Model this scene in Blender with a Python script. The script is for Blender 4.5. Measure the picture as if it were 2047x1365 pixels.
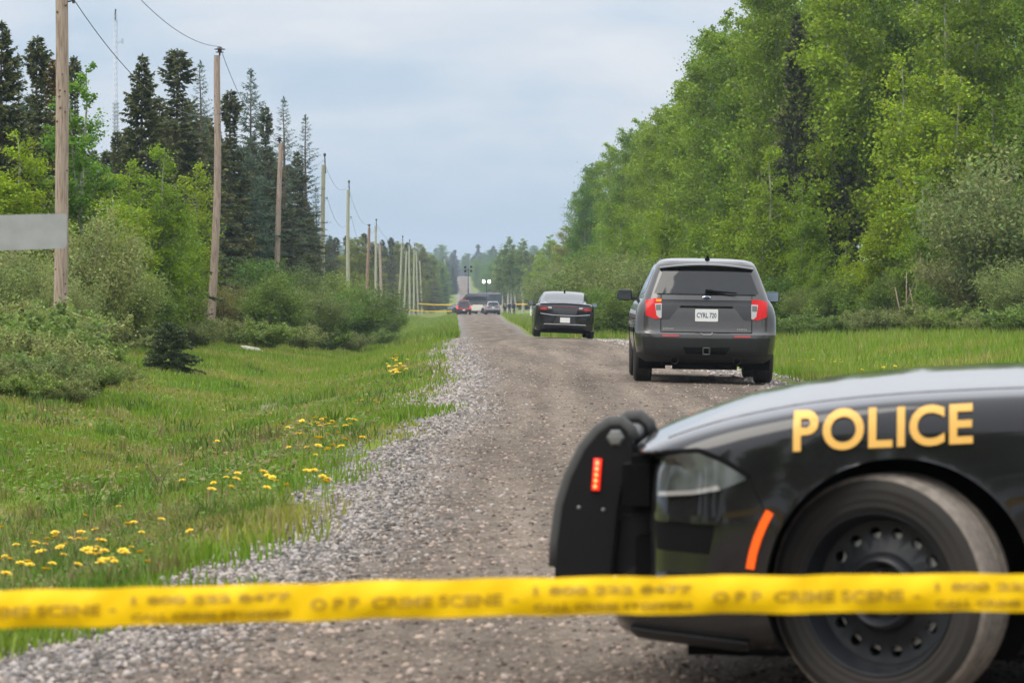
import bpy, bmesh, math, random
import numpy as np
from mathutils import Vector, Matrix
from mathutils.bvhtree import BVHTree

for _o in list(bpy.data.objects):
    bpy.data.objects.remove(_o)
scene = bpy.context.scene
COL = scene.collection
R = math.radians
FPX = 6450.0            # focal length in photo pixels (2047 px wide)
CAMH = 1.31
HAZE_DENSITY = 0.00026

# ------------------------------------------------------------------ camera
cam_d = bpy.data.cameras.new("camera")
cam = bpy.data.objects.new("camera", cam_d)
COL.objects.link(cam)
cam.location = (0, 0, CAMH)
cam.rotation_euler = (R(90) - math.atan(104.5 / FPX), 0, 0)
cam_d.sensor_width = 36.0
cam_d.lens = 36.0 * FPX / 2047.0
cam_d.clip_start = 0.1
cam_d.clip_end = 6000
cam_d.dof.use_dof = True
cam_d.dof.focus_distance = 52.0
cam_d.dof.aperture_fstop = 7.5
scene.camera = cam

# ------------------------------------------------------------------ world
SUN_EL, SUN_AZ = R(52), R(-125)      # azimuth from +Y towards +X: behind the camera, to the left
world = bpy.data.worlds.new("World")
scene.world = world
world.use_nodes = True
_nt = world.node_tree
_nt.nodes.clear()
_out = _nt.nodes.new("ShaderNodeOutputWorld")
_bg = _nt.nodes.new("ShaderNodeBackground")
_bg.inputs["Strength"].default_value = 0.10
_sky = _nt.nodes.new("ShaderNodeTexSky")
_sky.sky_type = 'NISHITA'
_sky.sun_disc = False
_sky.sun_elevation = SUN_EL
_sky.sun_rotation = SUN_AZ
_sky.dust_density = 2.0
_tc = _nt.nodes.new("ShaderNodeTexCoord")
_sep = _nt.nodes.new("ShaderNodeSeparateXYZ")
_nt.links.new(_tc.outputs["Generated"], _sep.inputs[0])
# cloud deck: colour by height above the horizon, broken by soft noise
_ramp = _nt.nodes.new("ShaderNodeValToRGB")
_ramp.color_ramp.elements[0].position = 0.0
_ramp.color_ramp.elements[0].color = (0.43, 0.55, 0.68, 1)
_e = _ramp.color_ramp.elements.new(0.04); _e.color = (0.48, 0.59, 0.715, 1)
_e = _ramp.color_ramp.elements.new(0.075); _e.color = (0.60, 0.665, 0.75, 1)
_e = _ramp.color_ramp.elements[len(_ramp.color_ramp.elements) - 1]; _e.position = 0.125
_e.color = (0.75, 0.76, 0.80, 1)
_e = _ramp.color_ramp.elements.new(0.6); _e.color = (0.80, 0.83, 0.88, 1)
_map = _nt.nodes.new("ShaderNodeMapping")
_map.inputs["Scale"].default_value = (9.0, 9.0, 34.0)
_nt.links.new(_tc.outputs["Generated"], _map.inputs[0])
_noi = _nt.nodes.new("ShaderNodeTexNoise")
_noi.inputs["Scale"].default_value = 1.0
_noi.inputs["Detail"].default_value = 5.0
_noi.inputs["Roughness"].default_value = 0.52
_nt.links.new(_map.outputs[0], _noi.inputs["Vector"])
_nadd = _nt.nodes.new("ShaderNodeMath"); _nadd.operation = 'MULTIPLY_ADD'
_nadd.inputs[1].default_value = 0.26
_nt.links.new(_noi.outputs["Fac"], _nadd.inputs[0])
_zoff = _nt.nodes.new("ShaderNodeMath"); _zoff.operation = 'SUBTRACT'
_zoff.inputs[1].default_value = 0.13
_nt.links.new(_sep.outputs["Z"], _zoff.inputs[0])
_nt.links.new(_zoff.outputs[0], _nadd.inputs[2])
_nt.links.new(_nadd.outputs[0], _ramp.inputs["Fac"])
_mul = _nt.nodes.new("ShaderNodeVectorMath"); _mul.operation = 'SCALE'
_mul.inputs["Scale"].default_value = 10.6
_nt.links.new(_ramp.outputs["Color"], _mul.inputs[0])
_zen = _nt.nodes.new("ShaderNodeMapRange"); _zen.inputs[1].default_value = 0.08; _zen.inputs[2].default_value = 1.0; _zen.inputs[3].default_value = 1.0; _zen.inputs[4].default_value = 2.6
_nt.links.new(_sep.outputs["Z"], _zen.inputs[0])
_zsc = _nt.nodes.new("ShaderNodeMath"); _zsc.operation = 'MULTIPLY'; _zsc.inputs[1].default_value = 8.6
_nt.links.new(_zen.outputs[0], _zsc.inputs[0]); _nt.links.new(_zsc.outputs[0], _mul.inputs["Scale"])
_mix = _nt.nodes.new("ShaderNodeMixRGB")
_mix.inputs["Fac"].default_value = 0.90
_nt.links.new(_sky.outputs[0], _mix.inputs[1])
_nt.links.new(_mul.outputs[0], _mix.inputs[2])
_nt.links.new(_mix.outputs[0], _bg.inputs["Color"])
_nt.links.new(_bg.outputs[0], _out.inputs["Surface"])

# ------------------------------------------------------------------ sun (soft, through thin cloud)
sun_d = bpy.data.lights.new("sun", 'SUN')
sun_d.energy = 1.5
sun_d.angle = R(42)
sun_d.color = (1.0, 0.94, 0.83)
sun = bpy.data.objects.new("sun", sun_d)
COL.objects.link(sun)
_sv = Vector((math.sin(SUN_AZ) * math.cos(SUN_EL), math.cos(SUN_AZ) * math.cos(SUN_EL), math.sin(SUN_EL)))
sun.rotation_euler = (-_sv).to_track_quat('-Z', 'Y').to_euler()
sun.location = _sv * 60

scene.view_settings.view_transform = 'Standard'
scene.view_settings.look = 'None'
scene.view_settings.exposure = 0.42
scene.view_settings.gamma = 1.0
scene.view_settings.use_curve_mapping = False
scene.render.engine = 'CYCLES'
scene.cycles.max_bounces = 6
scene.cycles.diffuse_bounces = 3
scene.cycles.glossy_bounces = 3
scene.cycles.transmission_bounces = 4
scene.cycles.volume_bounces = 0
scene.cycles.use_denoising = True

rng = np.random.default_rng(7)
random.seed(7)

# ------------------------------------------------------------------ materials
MATS = {}
def mat(name, color=(0.5, 0.5, 0.5), rough=0.6, metal=0.0, spec=0.5, coat=0.0, emit=None, estr=0.0,
        noise=None, bump=None, trans=0.0, vary=None):
    """noise = (scale, second colour, low, high); bump = (scale, strength, distance)"""
    if name in MATS:
        return MATS[name]
    m = bpy.data.materials.new(name)
    m.use_nodes = True
    nt = m.node_tree
    b = nt.nodes["Principled BSDF"]
    b.inputs["Base Color"].default_value = (*color, 1)
    b.inputs["Roughness"].default_value = rough
    b.inputs["Metallic"].default_value = metal
    b.inputs["Specular IOR Level"].default_value = spec
    b.inputs["Coat Weight"].default_value = coat
    b.inputs["Coat Roughness"].default_value = 0.04
    b.inputs["Transmission Weight"].default_value = trans
    if emit:
        b.inputs["Emission Color"].default_value = (*emit, 1)
        b.inputs["Emission Strength"].default_value = estr
    tc = nt.nodes.new("ShaderNodeTexCoord")
    if noise:
        n = nt.nodes.new("ShaderNodeTexNoise")
        n.inputs["Scale"].default_value = noise[0]
        n.inputs["Detail"].default_value = 6
        nt.links.new(tc.outputs["Object"], n.inputs["Vector"])
        r = nt.nodes.new("ShaderNodeValToRGB")
        r.color_ramp.elements[0].position = noise[2]
        r.color_ramp.elements[1].position = noise[3]
        r.color_ramp.elements[0].color = (*color, 1)
        r.color_ramp.elements[1].color = (*noise[1], 1)
        nt.links.new(n.outputs["Fac"], r.inputs["Fac"])
        nt.links.new(r.outputs["Color"], b.inputs["Base Color"])
    if bump:
        n2 = nt.nodes.new("ShaderNodeTexNoise")
        n2.inputs["Scale"].default_value = bump[0]
        n2.inputs["Detail"].default_value = 5
        nt.links.new(tc.outputs["Object"], n2.inputs["Vector"])
        bp = nt.nodes.new("ShaderNodeBump")
        bp.inputs["Strength"].default_value = bump[1]
        bp.inputs["Distance"].default_value = bump[2]
        nt.links.new(n2.outputs["Fac"], bp.inputs["Height"])
        nt.links.new(bp.outputs[0], b.inputs["Normal"])
    MATS[name] = m
    return m

def leaf_mat(name, rough=0.55, transl=0.32, hue_var=0.03, val_var=0.35):
    """foliage: colour from the mesh attribute Col, varied a little from plant to plant"""
    if name in MATS:
        return MATS[name]
    m = bpy.data.materials.new(name)
    m.use_nodes = True
    nt = m.node_tree
    nt.nodes.clear()
    out = nt.nodes.new("ShaderNodeOutputMaterial")
    at = nt.nodes.new("ShaderNodeAttribute"); at.attribute_name = "Col"
    oi = nt.nodes.new("ShaderNodeObjectInfo")
    hs = nt.nodes.new("ShaderNodeHueSaturation")
    mh = nt.nodes.new("ShaderNodeMath"); mh.operation = 'MULTIPLY_ADD'
    mh.inputs[1].default_value = hue_var; mh.inputs[2].default_value = 0.5 - hue_var / 2
    nt.links.new(oi.outputs["Random"], mh.inputs[0])
    mv = nt.nodes.new("ShaderNodeMath"); mv.operation = 'MULTIPLY_ADD'
    mv.inputs[1].default_value = -val_var; mv.inputs[2].default_value = 1.0 + val_var / 2
    nt.links.new(oi.outputs["Random"], mv.inputs[0])
    nt.links.new(mh.outputs[0], hs.inputs["Hue"])
    nt.links.new(mv.outputs[0], hs.inputs["Value"])
    oc = nt.nodes.new("ShaderNodeMixRGB"); oc.blend_type = 'MULTIPLY'; oc.inputs["Fac"].default_value = 1.0
    nt.links.new(at.outputs["Color"], oc.inputs[1])
    nt.links.new(oi.outputs["Color"], oc.inputs[2])
    nt.links.new(oc.outputs[0], hs.inputs["Color"])
    b = nt.nodes.new("ShaderNodeBsdfPrincipled")
    b.inputs["Roughness"].default_value = rough
    b.inputs["Specular IOR Level"].default_value = 0.28
    nt.links.new(hs.outputs[0], b.inputs["Base Color"])
    tr = nt.nodes.new("ShaderNodeBsdfTranslucent")
    nt.links.new(hs.outputs[0], tr.inputs["Color"])
    mx = nt.nodes.new("ShaderNodeMixShader")
    mx.inputs["Fac"].default_value = transl
    nt.links.new(b.outputs[0], mx.inputs[1])
    nt.links.new(tr.outputs[0], mx.inputs[2])
    nt.links.new(mx.outputs[0], out.inputs["Surface"])
    MATS[name] = m
    return m

def col_mat(name, rough=0.85, spec=0.3):
    """plain surface coloured by the mesh attribute Col (stones, petals)"""
    if name in MATS:
        return MATS[name]
    m = bpy.data.materials.new(name)
    m.use_nodes = True
    nt = m.node_tree
    b = nt.nodes["Principled BSDF"]
    b.inputs["Roughness"].default_value = rough
    b.inputs["Specular IOR Level"].default_value = spec
    at = nt.nodes.new("ShaderNodeAttribute"); at.attribute_name = "Col"
    nt.links.new(at.outputs["Color"], b.inputs["Base Color"])
    MATS[name] = m
    return m

# ------------------------------------------------------------------ object helpers
def tag(o, label=None, category=None, group=None, kind=None):
    if label: o["label"] = label
    if category: o["category"] = category
    if group: o["group"] = group
    if kind: o["kind"] = kind
    return o

def empty(name, loc=(0, 0, 0), rz=0.0):
    o = bpy.data.objects.new(name, None)
    o.empty_display_size = 0.3
    COL.objects.link(o)
    o.location = loc
    o.rotation_euler = (0, 0, rz)
    return o

def link_mesh(name, me, material=None, parent=None):
    if material is not None:
        me.materials.append(material)
    o = bpy.data.objects.new(name, me)
    COL.objects.link(o)
    if parent is not None:
        o.parent = parent
    return o

def np_mesh(name, verts, faces, colors=None, smooth=False):
    """verts (N,3), faces list of (M,k) int arrays"""
    me = bpy.data.meshes.new(name)
    verts = np.asarray(verts, dtype=np.float32)
    if not isinstance(faces, (list, tuple)):
        faces = [faces]
    faces = [np.asarray(f, dtype=np.int32) for f in faces if len(f)]
    nl = sum(f.size for f in faces); npoly = sum(len(f) for f in faces)
    me.vertices.add(len(verts)); me.vertices.foreach_set("co", verts.ravel())
    me.loops.add(nl); me.polygons.add(npoly)
    me.loops.foreach_set("vertex_index", np.concatenate([f.ravel() for f in faces]))
    tot = np.concatenate([np.full(len(f), f.shape[1], dtype=np.int32) for f in faces])
    start = np.concatenate([[0], np.cumsum(tot)[:-1]]).astype(np.int32)
    me.polygons.foreach_set("loop_start", start)
    if smooth:
        me.polygons.foreach_set("use_smooth", np.ones(npoly, dtype=bool))
    if colors is not None:
        ca = me.color_attributes.new("Col", 'FLOAT_COLOR', 'POINT')
        c = np.ones((len(verts), 4), dtype=np.float32); c[:, :3] = colors
        ca.data.foreach_set("color", c.ravel())
    me.update(calc_edges=True)
    return me

class MB:
    def __init__(self):
        self.v = []; self.f = []
    def add(self, vs, fs):
        n = len(self.v)
        self.v.extend([tuple(p) for p in vs])
        self.f.extend([tuple(n + i for i in f) for f in fs])
        return self
    def box(self, c, s, rot=None, taper=1.0):
        cx, cy, cz = c; a, b, d = s[0] / 2, s[1] / 2, s[2] / 2
        vs = []
        for z, t in ((-d, 1.0), (d, taper)):
            for x, y in ((-a, -b), (a, -b), (a, b), (-a, b)):
                p = Vector((x * t, y * t, z))
                if rot: p = rot @ p
                vs.append((cx + p.x, cy + p.y, cz + p.z))
        return self.add(vs, [(0, 3, 2, 1), (4, 5, 6, 7), (0, 1, 5, 4), (1, 2, 6, 5), (2, 3, 7, 6), (3, 0, 4, 7)])
    def tube(self, pts, rad, sides=8, caps=True):
        pts = [Vector(p) for p in pts]
        if not hasattr(rad, '__len__'): rad = [rad] * len(pts)
        rings = []
        ref = None
        for i, p in enumerate(pts):
            t = (pts[min(i + 1, len(pts) - 1)] - pts[max(i - 1, 0)])
            if t.length < 1e-9: t = Vector((0, 0, 1))
            t.normalize()
            if ref is None:
                ref = Vector((1, 0, 0)) if abs(t.x) < 0.8 else Vector((0, 1, 0))
            u = (ref - t * ref.dot(t)); u.normalize(); ref = u
            w = t.cross(u)
            rings.append([p + (u * math.cos(2 * math.pi * k / sides) + w * math.sin(2 * math.pi * k / sides)) * rad[i] for k in range(sides)])
        vs = [q for r in rings for q in r]
        fs = []
        for i in range(len(pts) - 1):
            for k in range(sides):
                k2 = (k + 1) % sides
                fs.append((i * sides + k, i * sides + k2, (i + 1) * sides + k2, (i + 1) * sides + k))
        if caps:
            fs.append(tuple(range(sides - 1, -1, -1)))
            m = (len(pts) - 1) * sides
            fs.append(tuple(m + k for k in range(sides)))
        return self.add(vs, fs)
    def prism(self, poly, axis, a, b):
        """poly: 2-D points; axis 'y' -> (x,z) extruded from y=a to y=b; 'x' -> (y,z); 'z' -> (x,y)"""
        def mk(p, t):
            return {'y': (p[0], t, p[1]), 'x': (t, p[0], p[1]), 'z': (p[0], p[1], t)}[axis]
        n = len(poly)
        vs = [mk(p, a) for p in poly] + [mk(p, b) for p in poly]
        fs = [tuple(range(n)), tuple(range(2 * n - 1, n - 1, -1))]
        for i in range(n):
            j = (i + 1) % n
            fs.append((i, i + n, j + n, j))
        return self.add(vs, fs)
    def lathe(self, prof, sides=32, axis='y', c=(0, 0, 0)):
        """prof: (radius, offset along axis)"""
        vs = []; n = len(prof)
        for k in range(sides):
            a = 2 * math.pi * k / sides
            for r, h in prof:
                if axis == 'y': vs.append((c[0] + r * math.cos(a), c[1] + h, c[2] + r * math.sin(a)))
                else: vs.append((c[0] + r * math.cos(a), c[1] + r * math.sin(a), c[2] + h))
        fs = []
        for k in range(sides):
            k2 = (k + 1) % sides
            for i in range(n - 1):
                fs.append((k * n + i, k * n + i + 1, k2 * n + i + 1, k2 * n + i))
        return self.add(vs, fs)
    def build(self, name, material, parent=None, smooth=False, bevel=0.0, auto=None):
        me = bpy.data.meshes.new(name)
        me.from_pydata(self.v, [], self.f)
        bm = bmesh.new(); bm.from_mesh(me)
        bmesh.ops.recalc_face_normals(bm, faces=bm.faces)
        if bevel:
            bmesh.ops.bevel(bm, geom=[e for e in bm.edges if e.is_manifold and e.calc_face_angle(0) > 0.5], offset=bevel, segments=2, affect='EDGES', clamp_overlap=True)
        for f in bm.faces: f.smooth = smooth
        if smooth and auto:
            for e in bm.edges:
                if len(e.link_faces) == 2 and e.calc_face_angle(0) > auto: e.smooth = False
        bm.to_mesh(me); bm.free()
        return link_mesh(name, me, material, parent)

def copy_tree(src, loc=None, rz=None, scale=None):
    c = src.copy(); COL.objects.link(c)
    if loc is not None: c.location = loc
    if rz is not None: c.rotation_euler = (0, 0, rz)
    if scale is not None: c.scale = scale if hasattr(scale, '__len__') else (scale,) * 3
    for ch in src.children:
        d = ch.copy(); COL.objects.link(d); d.parent = c
        for g in ch.children:
            e = g.copy(); COL.objects.link(e); e.parent = d
    return c

def text_mesh(s, size, bold=0.0, res=3, extrude=0.0, font_scale=(1, 1)):
    cu = bpy.data.curves.new("t", 'FONT')
    cu.body = s; cu.size = size; cu.offset = bold; cu.resolution_u = res; cu.extrude = extrude
    o = bpy.data.objects.new("t", cu); COL.objects.link(o)
    dg = bpy.context.evaluated_depsgraph_get()
    me = bpy.data.meshes.new_from_object(o.evaluated_get(dg))
    bpy.data.objects.remove(o); bpy.data.curves.remove(cu)
    me.materials.clear()
    return me

def pchip(xs, ys, q):
    xs = np.asarray(xs, float); ys = np.asarray(ys, float); q = np.asarray(q, float)
    h = np.diff(xs); d = np.diff(ys) / h
    m = np.zeros(len(xs)); m[0] = d[0]; m[-1] = d[-1]
    for i in range(1, len(xs) - 1):
        if d[i - 1] * d[i] > 0:
            w1 = 2 * h[i] + h[i - 1]; w2 = h[i] + 2 * h[i - 1]
            m[i] = (w1 + w2) / (w1 / d[i - 1] + w2 / d[i])
    i = np.clip(np.searchsorted(xs, q) - 1, 0, len(xs) - 2)
    t = np.clip((q - xs[i]) / h[i], 0, 1)
    return ((1 + 2 * t) * (1 - t) ** 2 * ys[i] + t * (1 - t) ** 2 * h[i] * m[i] + t * t * (3 - 2 * t) * ys[i + 1] + t * t * (t - 1) * h[i] * m[i + 1])
# ------------------------------------------------------------------ lie of the land
_XLd = [-40, 2, 8, 12.2, 14.3, 22.7, 38, 52, 69, 120, 200, 300, 430, 900, 1300, 2600]
_XLx = [-9, -5.0, -2.7, -1.78, -1.55, -1.30, -1.05, -1.16, -1.62, -2.25, -3.6, -5.3, -7.6, -15.3, -22.2, -44]
_XRd = [-40, 10, 30, 44, 60, 102, 112, 135, 153, 216, 300, 430, 900, 1300, 2600]
_XRx = [9, 7.0, 4.9, 4.2, 3.9, 3.7, 3.2, 1.7, 1.1, 0.65, -0.3, -1.3, -10.6, -17.2, -39]
_ZPd = [-40, 60, 80, 102, 150, 216, 300, 430, 560, 760, 900, 1300, 1420, 2600]
_ZPz = [0, 0, -0.07, -0.28, -0.85, -1.2, -1.6, -2.1, -2.35, -2.4, -1.1, 6.4, 6.9, 4.0]
def xl(y):
    return pchip(_XLd, _XLx, np.clip(y, -40, 2600)) + 0.10 * np.sin(np.asarray(y) * 0.43) * np.clip(60 / (np.abs(y) + 20), 0, 1)
def xr(y): return pchip(_XRd, _XRx, np.clip(y, -40, 2600))
def zp(y): return pchip(_ZPd, _ZPz, np.clip(y, -40, 2600))
def wob(x, y):
    return (np.sin(x * 1.7 + y * 0.31) * np.sin(y * 0.83 - x * 0.4) * 0.5 + np.sin(x * 3.9 + 1.3) * np.sin(y * 2.1 + x) * 0.3 + np.sin(x * 0.61 + y * 0.17 + 2.0) * 0.6)
def ground_z(x, y):
    x = np.asarray(x, float); y = np.asarray(y, float)
    dl = xl(y) - x; dr = x - xr(y)
    lz = np.interp(dl, [-1, 0, 0.5, 1.4, 2.6, 3.4, 4.6, 6.2, 8.5, 14], [-0.10, -0.015, -0.10, -0.30, -0.58, -0.62, -0.42, -0.22, -0.12, 0.0])
    rz = np.interp(dr, [-1, 0, 0.6, 1.8, 3.0, 5.0, 8, 14], [-0.10, -0.015, -0.08, -0.22, -0.25, -0.02, 0.12, 0.15])
    near = np.clip((y - 2) / 10, 0, 1)
    z = np.where(dl > -1, lz, np.where(dr > -1, rz, -0.10))
    amp = np.clip(np.maximum(dl, dr) / 2.0, 0, 1)
    return zp(y) + z * near + 0.045 * wob(x, y) * amp
def gz(x, y): return float(ground_z(np.array([x]), np.array([y]))[0])
def road_z(x, y):
    """gravel surface: slight crossfall to the right edge"""
    x = np.asarray(x, float); y = np.asarray(y, float)
    a, b = xl(y), xr(y)
    t = np.clip((x - a) / np.maximum(b - a, 0.1), 0, 1)
    crown = np.interp(t, [0, 0.08, 0.4, 0.7, 0.95, 1.0], [-0.07, 0.0, 0.03, 0.0, -0.05, -0.09])
    return zp(y) + crown * np.clip((y - 4) / 20, 0.15, 1) + 0.004 * wob(x * 2.3, y * 0.9)
def rz(x, y): return float(road_z(np.array([x]), np.array([y]))[0])

def grid_mesh(name, X, Y, Z, material, attr=None):
    ny, nx = X.shape
    v = np.stack([X, Y, Z], -1).reshape(-1, 3)
    idx = np.arange(ny * nx).reshape(ny, nx)
    q = np.stack([idx[:-1, :-1], idx[:-1, 1:], idx[1:, 1:], idx[1:, :-1]], -1).reshape(-1, 4)
    me = np_mesh(name, v, q, smooth=True)
    if attr is not None:
        a = me.attributes.new("across", 'FLOAT', 'POINT')
        a.data.foreach_set("value", attr.ravel().astype(np.float32))
    return link_mesh(name, me, material)

# ground material: soil and short growth between the blades
def ground_material():
    m = bpy.data.materials.new("meadow_soil"); m.use_nodes = True
    nt = m.node_tree; b = nt.nodes["Principled BSDF"]
    b.inputs["Roughness"].default_value = 0.95
    b.inputs["Specular IOR Level"].default_value = 0.1
    g = nt.nodes.new("ShaderNodeNewGeometry")
    n1 = nt.nodes.new("ShaderNodeTexNoise"); n1.inputs["Scale"].default_value = 0.55; n1.inputs["Detail"].default_value = 8
    n2 = nt.nodes.new("ShaderNodeTexNoise"); n2.inputs["Scale"].default_value = 9.0; n2.inputs["Detail"].default_value = 8; n2.inputs["Roughness"].default_value = 0.7
    nt.links.new(g.outputs["Position"], n1.inputs["Vector"]); nt.links.new(g.outputs["Position"], n2.inputs["Vector"])
    r1 = nt.nodes.new("ShaderNodeValToRGB")
    r1.color_ramp.elements[0].position = 0.30; r1.color_ramp.elements[0].color = (0.15, 0.20, 0.03, 1)
    r1.color_ramp.elements[1].position = 0.72; r1.color_ramp.elements[1].color = (0.23, 0.19, 0.08, 1)
    e = r1.color_ramp.elements.new(0.52); e.color = (0.17, 0.215, 0.035, 1)
    nt.links.new(n1.outputs["Fac"], r1.inputs["Fac"])
    r2 = nt.nodes.new("ShaderNodeValToRGB")
    r2.color_ramp.elements[0].position = 0.25; r2.color_ramp.elements[0].color = (0.35, 0.35, 0.35, 1)
    r2.color_ramp.elements[1].position = 0.7; r2.color_ramp.elements[1].color = (1.25, 1.25, 1.25, 1)
    nt.links.new(n2.outputs["Fac"], r2.inputs["Fac"])
    mx = nt.nodes.new("ShaderNodeMixRGB"); mx.blend_type = 'MULTIPLY'; mx.inputs["Fac"].default_value = 1
    nt.links.new(r1.outputs[0], mx.inputs[1]); nt.links.new(r2.outputs[0], mx.inputs[2])
    nt.links.new(mx.outputs[0], b.inputs["Base Color"])
    bp = nt.nodes.new("ShaderNodeBump"); bp.inputs["Strength"].default_value = 0.8; bp.inputs["Distance"].default_value = 0.05
    nt.links.new(n2.outputs["Fac"], bp.inputs["Height"]); nt.links.new(bp.outputs[0], b.inputs["Normal"])
    return m

ys = np.concatenate([np.arange(-40, 10, 2.5), np.arange(10, 135, 0.6), np.arange(135, 480, 4), np.arange(480, 2600, 25)])
xs = np.concatenate([np.linspace(-420, -32, 26)[:-1], np.arange(-32, 26, 0.4), np.linspace(26, 420, 26)])
X, Y = np.meshgrid(xs, ys)
ground = grid_mesh("ground", X, Y, ground_z(X, Y), ground_material())
tag(ground, kind="structure")

# the gravel road
def road_material():
    m = bpy.data.materials.new("gravel_road"); m.use_nodes = True
    nt = m.node_tree; b = nt.nodes["Principled BSDF"]
    b.inputs["Roughness"].default_value = 0.92; b.inputs["Specular IOR Level"].default_value = 0.15
    L = nt.links.new
    g = nt.nodes.new("ShaderNodeNewGeometry")
    def noise(sc, det=6, rough=0.6, stretch=None):
        n = nt.nodes.new("ShaderNodeTexNoise"); n.inputs["Scale"].default_value = sc; n.inputs["Detail"].default_value = det; n.inputs["Roughness"].default_value = rough
        if stretch:
            mp = nt.nodes.new("ShaderNodeMapping"); mp.inputs["Scale"].default_value = stretch
            L(g.outputs["Position"], mp.inputs[0]); L(mp.outputs[0], n.inputs["Vector"])
        else: L(g.outputs["Position"], n.inputs["Vector"])
        return n
    def ramp(src, a, ca, b2, cb):
        r = nt.nodes.new("ShaderNodeValToRGB")
        r.color_ramp.elements[0].position = a; r.color_ramp.elements[0].color = (*ca, 1)
        r.color_ramp.elements[1].position = b2; r.color_ramp.elements[1].color = (*cb, 1)
        L(src, r.inputs["Fac"]); return r
    def mix(a, b2, fac, mode='MIX'):
        x = nt.nodes.new("ShaderNodeMixRGB"); x.blend_type = mode
        L(a, x.inputs[1]); L(b2, x.inputs[2])
        if isinstance(fac, float): x.inputs["Fac"].default_value = fac
        else: L(fac, x.inputs["Fac"])
        return x.outputs[0]
    # stones as cells: two sizes
    def cells(sc):
        v = nt.nodes.new("ShaderNodeTexVoronoi"); v.inputs["Scale"].default_value = sc
        L(g.outputs["Position"], v.inputs["Vector"]); return v
    v1, v2 = cells(26.0), cells(55.0)
    hsv = nt.nodes.new("ShaderNodeSeparateColor"); L(v1.outputs["Color"], hsv.inputs[0])
    stone = ramp(hsv.outputs[0], 0.0, (0.070, 0.063, 0.057), 1.0, (0.32, 0.29, 0.265))
    hs2 = nt.nodes.new("ShaderNodeSeparateColor"); L(v2.outputs["Color"], hs2.inputs[0])
    fine = ramp(hs2.outputs[0], 0.0, (0.080, 0.064, 0.050), 1.0, (0.30, 0.25, 0.20))
    big = noise(0.9, 5, 0.6, (1.0, 0.10, 1.0))
    tone = ramp(big.outputs["Fac"], 0.3, (0.55, 0.515, 0.49), 0.70, (1.25, 1.22, 1.2))
    fine_t = mix(fine.outputs[0], tone.outputs[0], 1.0, 'MULTIPLY')
    trk = noise(2.4, 4, 0.55, (1.0, 0.035, 1.0))
    trt = ramp(trk.outputs["Fac"], 0.36, (0.70, 0.69, 0.68), 0.64, (1.18, 1.17, 1.15))
    fine_t = mix(fine_t, trt.outputs[0], 1.0, 'MULTIPLY')
    dust = noise(2.6, 8, 0.7)
    dcol = ramp(dust.outputs["Fac"], 0.42, (0.105, 0.083, 0.064), 0.62, (0.225, 0.187, 0.15))
    brown = mix(mix(fine_t, dcol.outputs[0], 0.45), trt.outputs[0], 0.5, 'MULTIPLY')
    # pale loose stone along the edges, packed brown in the middle
    at = nt.nodes.new("ShaderNodeAttribute"); at.attribute_name = "across"
    ed = noise(0.8, 6, 0.65)
    ma = nt.nodes.new("ShaderNodeMath"); ma.operation = 'MULTIPLY_ADD'; ma.inputs[1].default_value = 1.3; ma.inputs[2].default_value = -0.65
    L(ed.outputs["Fac"], ma.inputs[0])
    ad = nt.nodes.new("ShaderNodeMath"); ad.operation = 'ADD'; L(at.outputs["Fac"], ad.inputs[0]); L(ma.outputs[0], ad.inputs[1])
    fr = nt.nodes.new("ShaderNodeMapRange"); fr.inputs[1].default_value = 0.45; fr.inputs[2].default_value = 1.15; L(ad.outputs[0], fr.inputs[0])
    colr = mix(stone.outputs[0], brown, fr.outputs[0])
    L(colr, b.inputs["Base Color"])
    bp = nt.nodes.new("ShaderNodeBump"); bp.inputs["Strength"].default_value = 0.9; bp.inputs["Distance"].default_value = 0.02; bp.invert = True
    L(v1.outputs["Distance"], bp.inputs["Height"])
    bp2 = nt.nodes.new("ShaderNodeBump"); bp2.inputs["Strength"].default_value = 0.7; bp2.inputs["Distance"].default_value = 0.012
    n3 = noise(60, 6, 0.75); L(n3.outputs["Fac"], bp2.inputs["Height"]); L(bp.outputs[0], bp2.inputs["Normal"])
    L(bp2.outputs[0], b.inputs["Normal"])
    return m

ysr = np.concatenate([np.arange(-30, 8, 1.0), np.arange(8, 130, 0.35), np.arange(130, 480, 2.5), np.arange(480, 1440, 10)])
ts = np.concatenate([[0, 0.015, 0.03, 0.05], np.linspace(0.08, 0.92, 30), [0.95, 0.97, 0.985, 1.0]])
A, B = xl(ysr) - 0.10, xr(ysr) + 0.10
jit = 0.10 * np.sin(ysr * 2.9) + 0.07 * np.sin(ysr * 7.1 + 1)
A = A + jit * np.clip(40 / (np.abs(ysr) + 20), 0, 1)
RX = A[:, None] + (B - A)[:, None] * ts[None, :]
RY = np.repeat(ysr[:, None], len(ts), 1)
RZ = road_z(RX, RY) + 0.02
RZ[:, 0] = ground_z(RX[:, 0], RY[:, 0]) - 0.06; RZ[:, -1] = ground_z(RX[:, -1], RY[:, -1]) - 0.06
RZ[:, 1] = np.maximum(RZ[:, 1] - 0.02, ground_z(RX[:, 1], RY[:, 1]) + 0.004); RZ[:, -2] = np.maximum(RZ[:, -2] - 0.02, ground_z(RX[:, -2], RY[:, -2]) + 0.004)
ACR = np.minimum(RX - RX[:, :1], (RX[:, -1:] - RX) * 1.15)
road = grid_mesh("gravel_road", RX, RY, RZ, road_material(), ACR)
tag(road, kind="structure")

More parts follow.
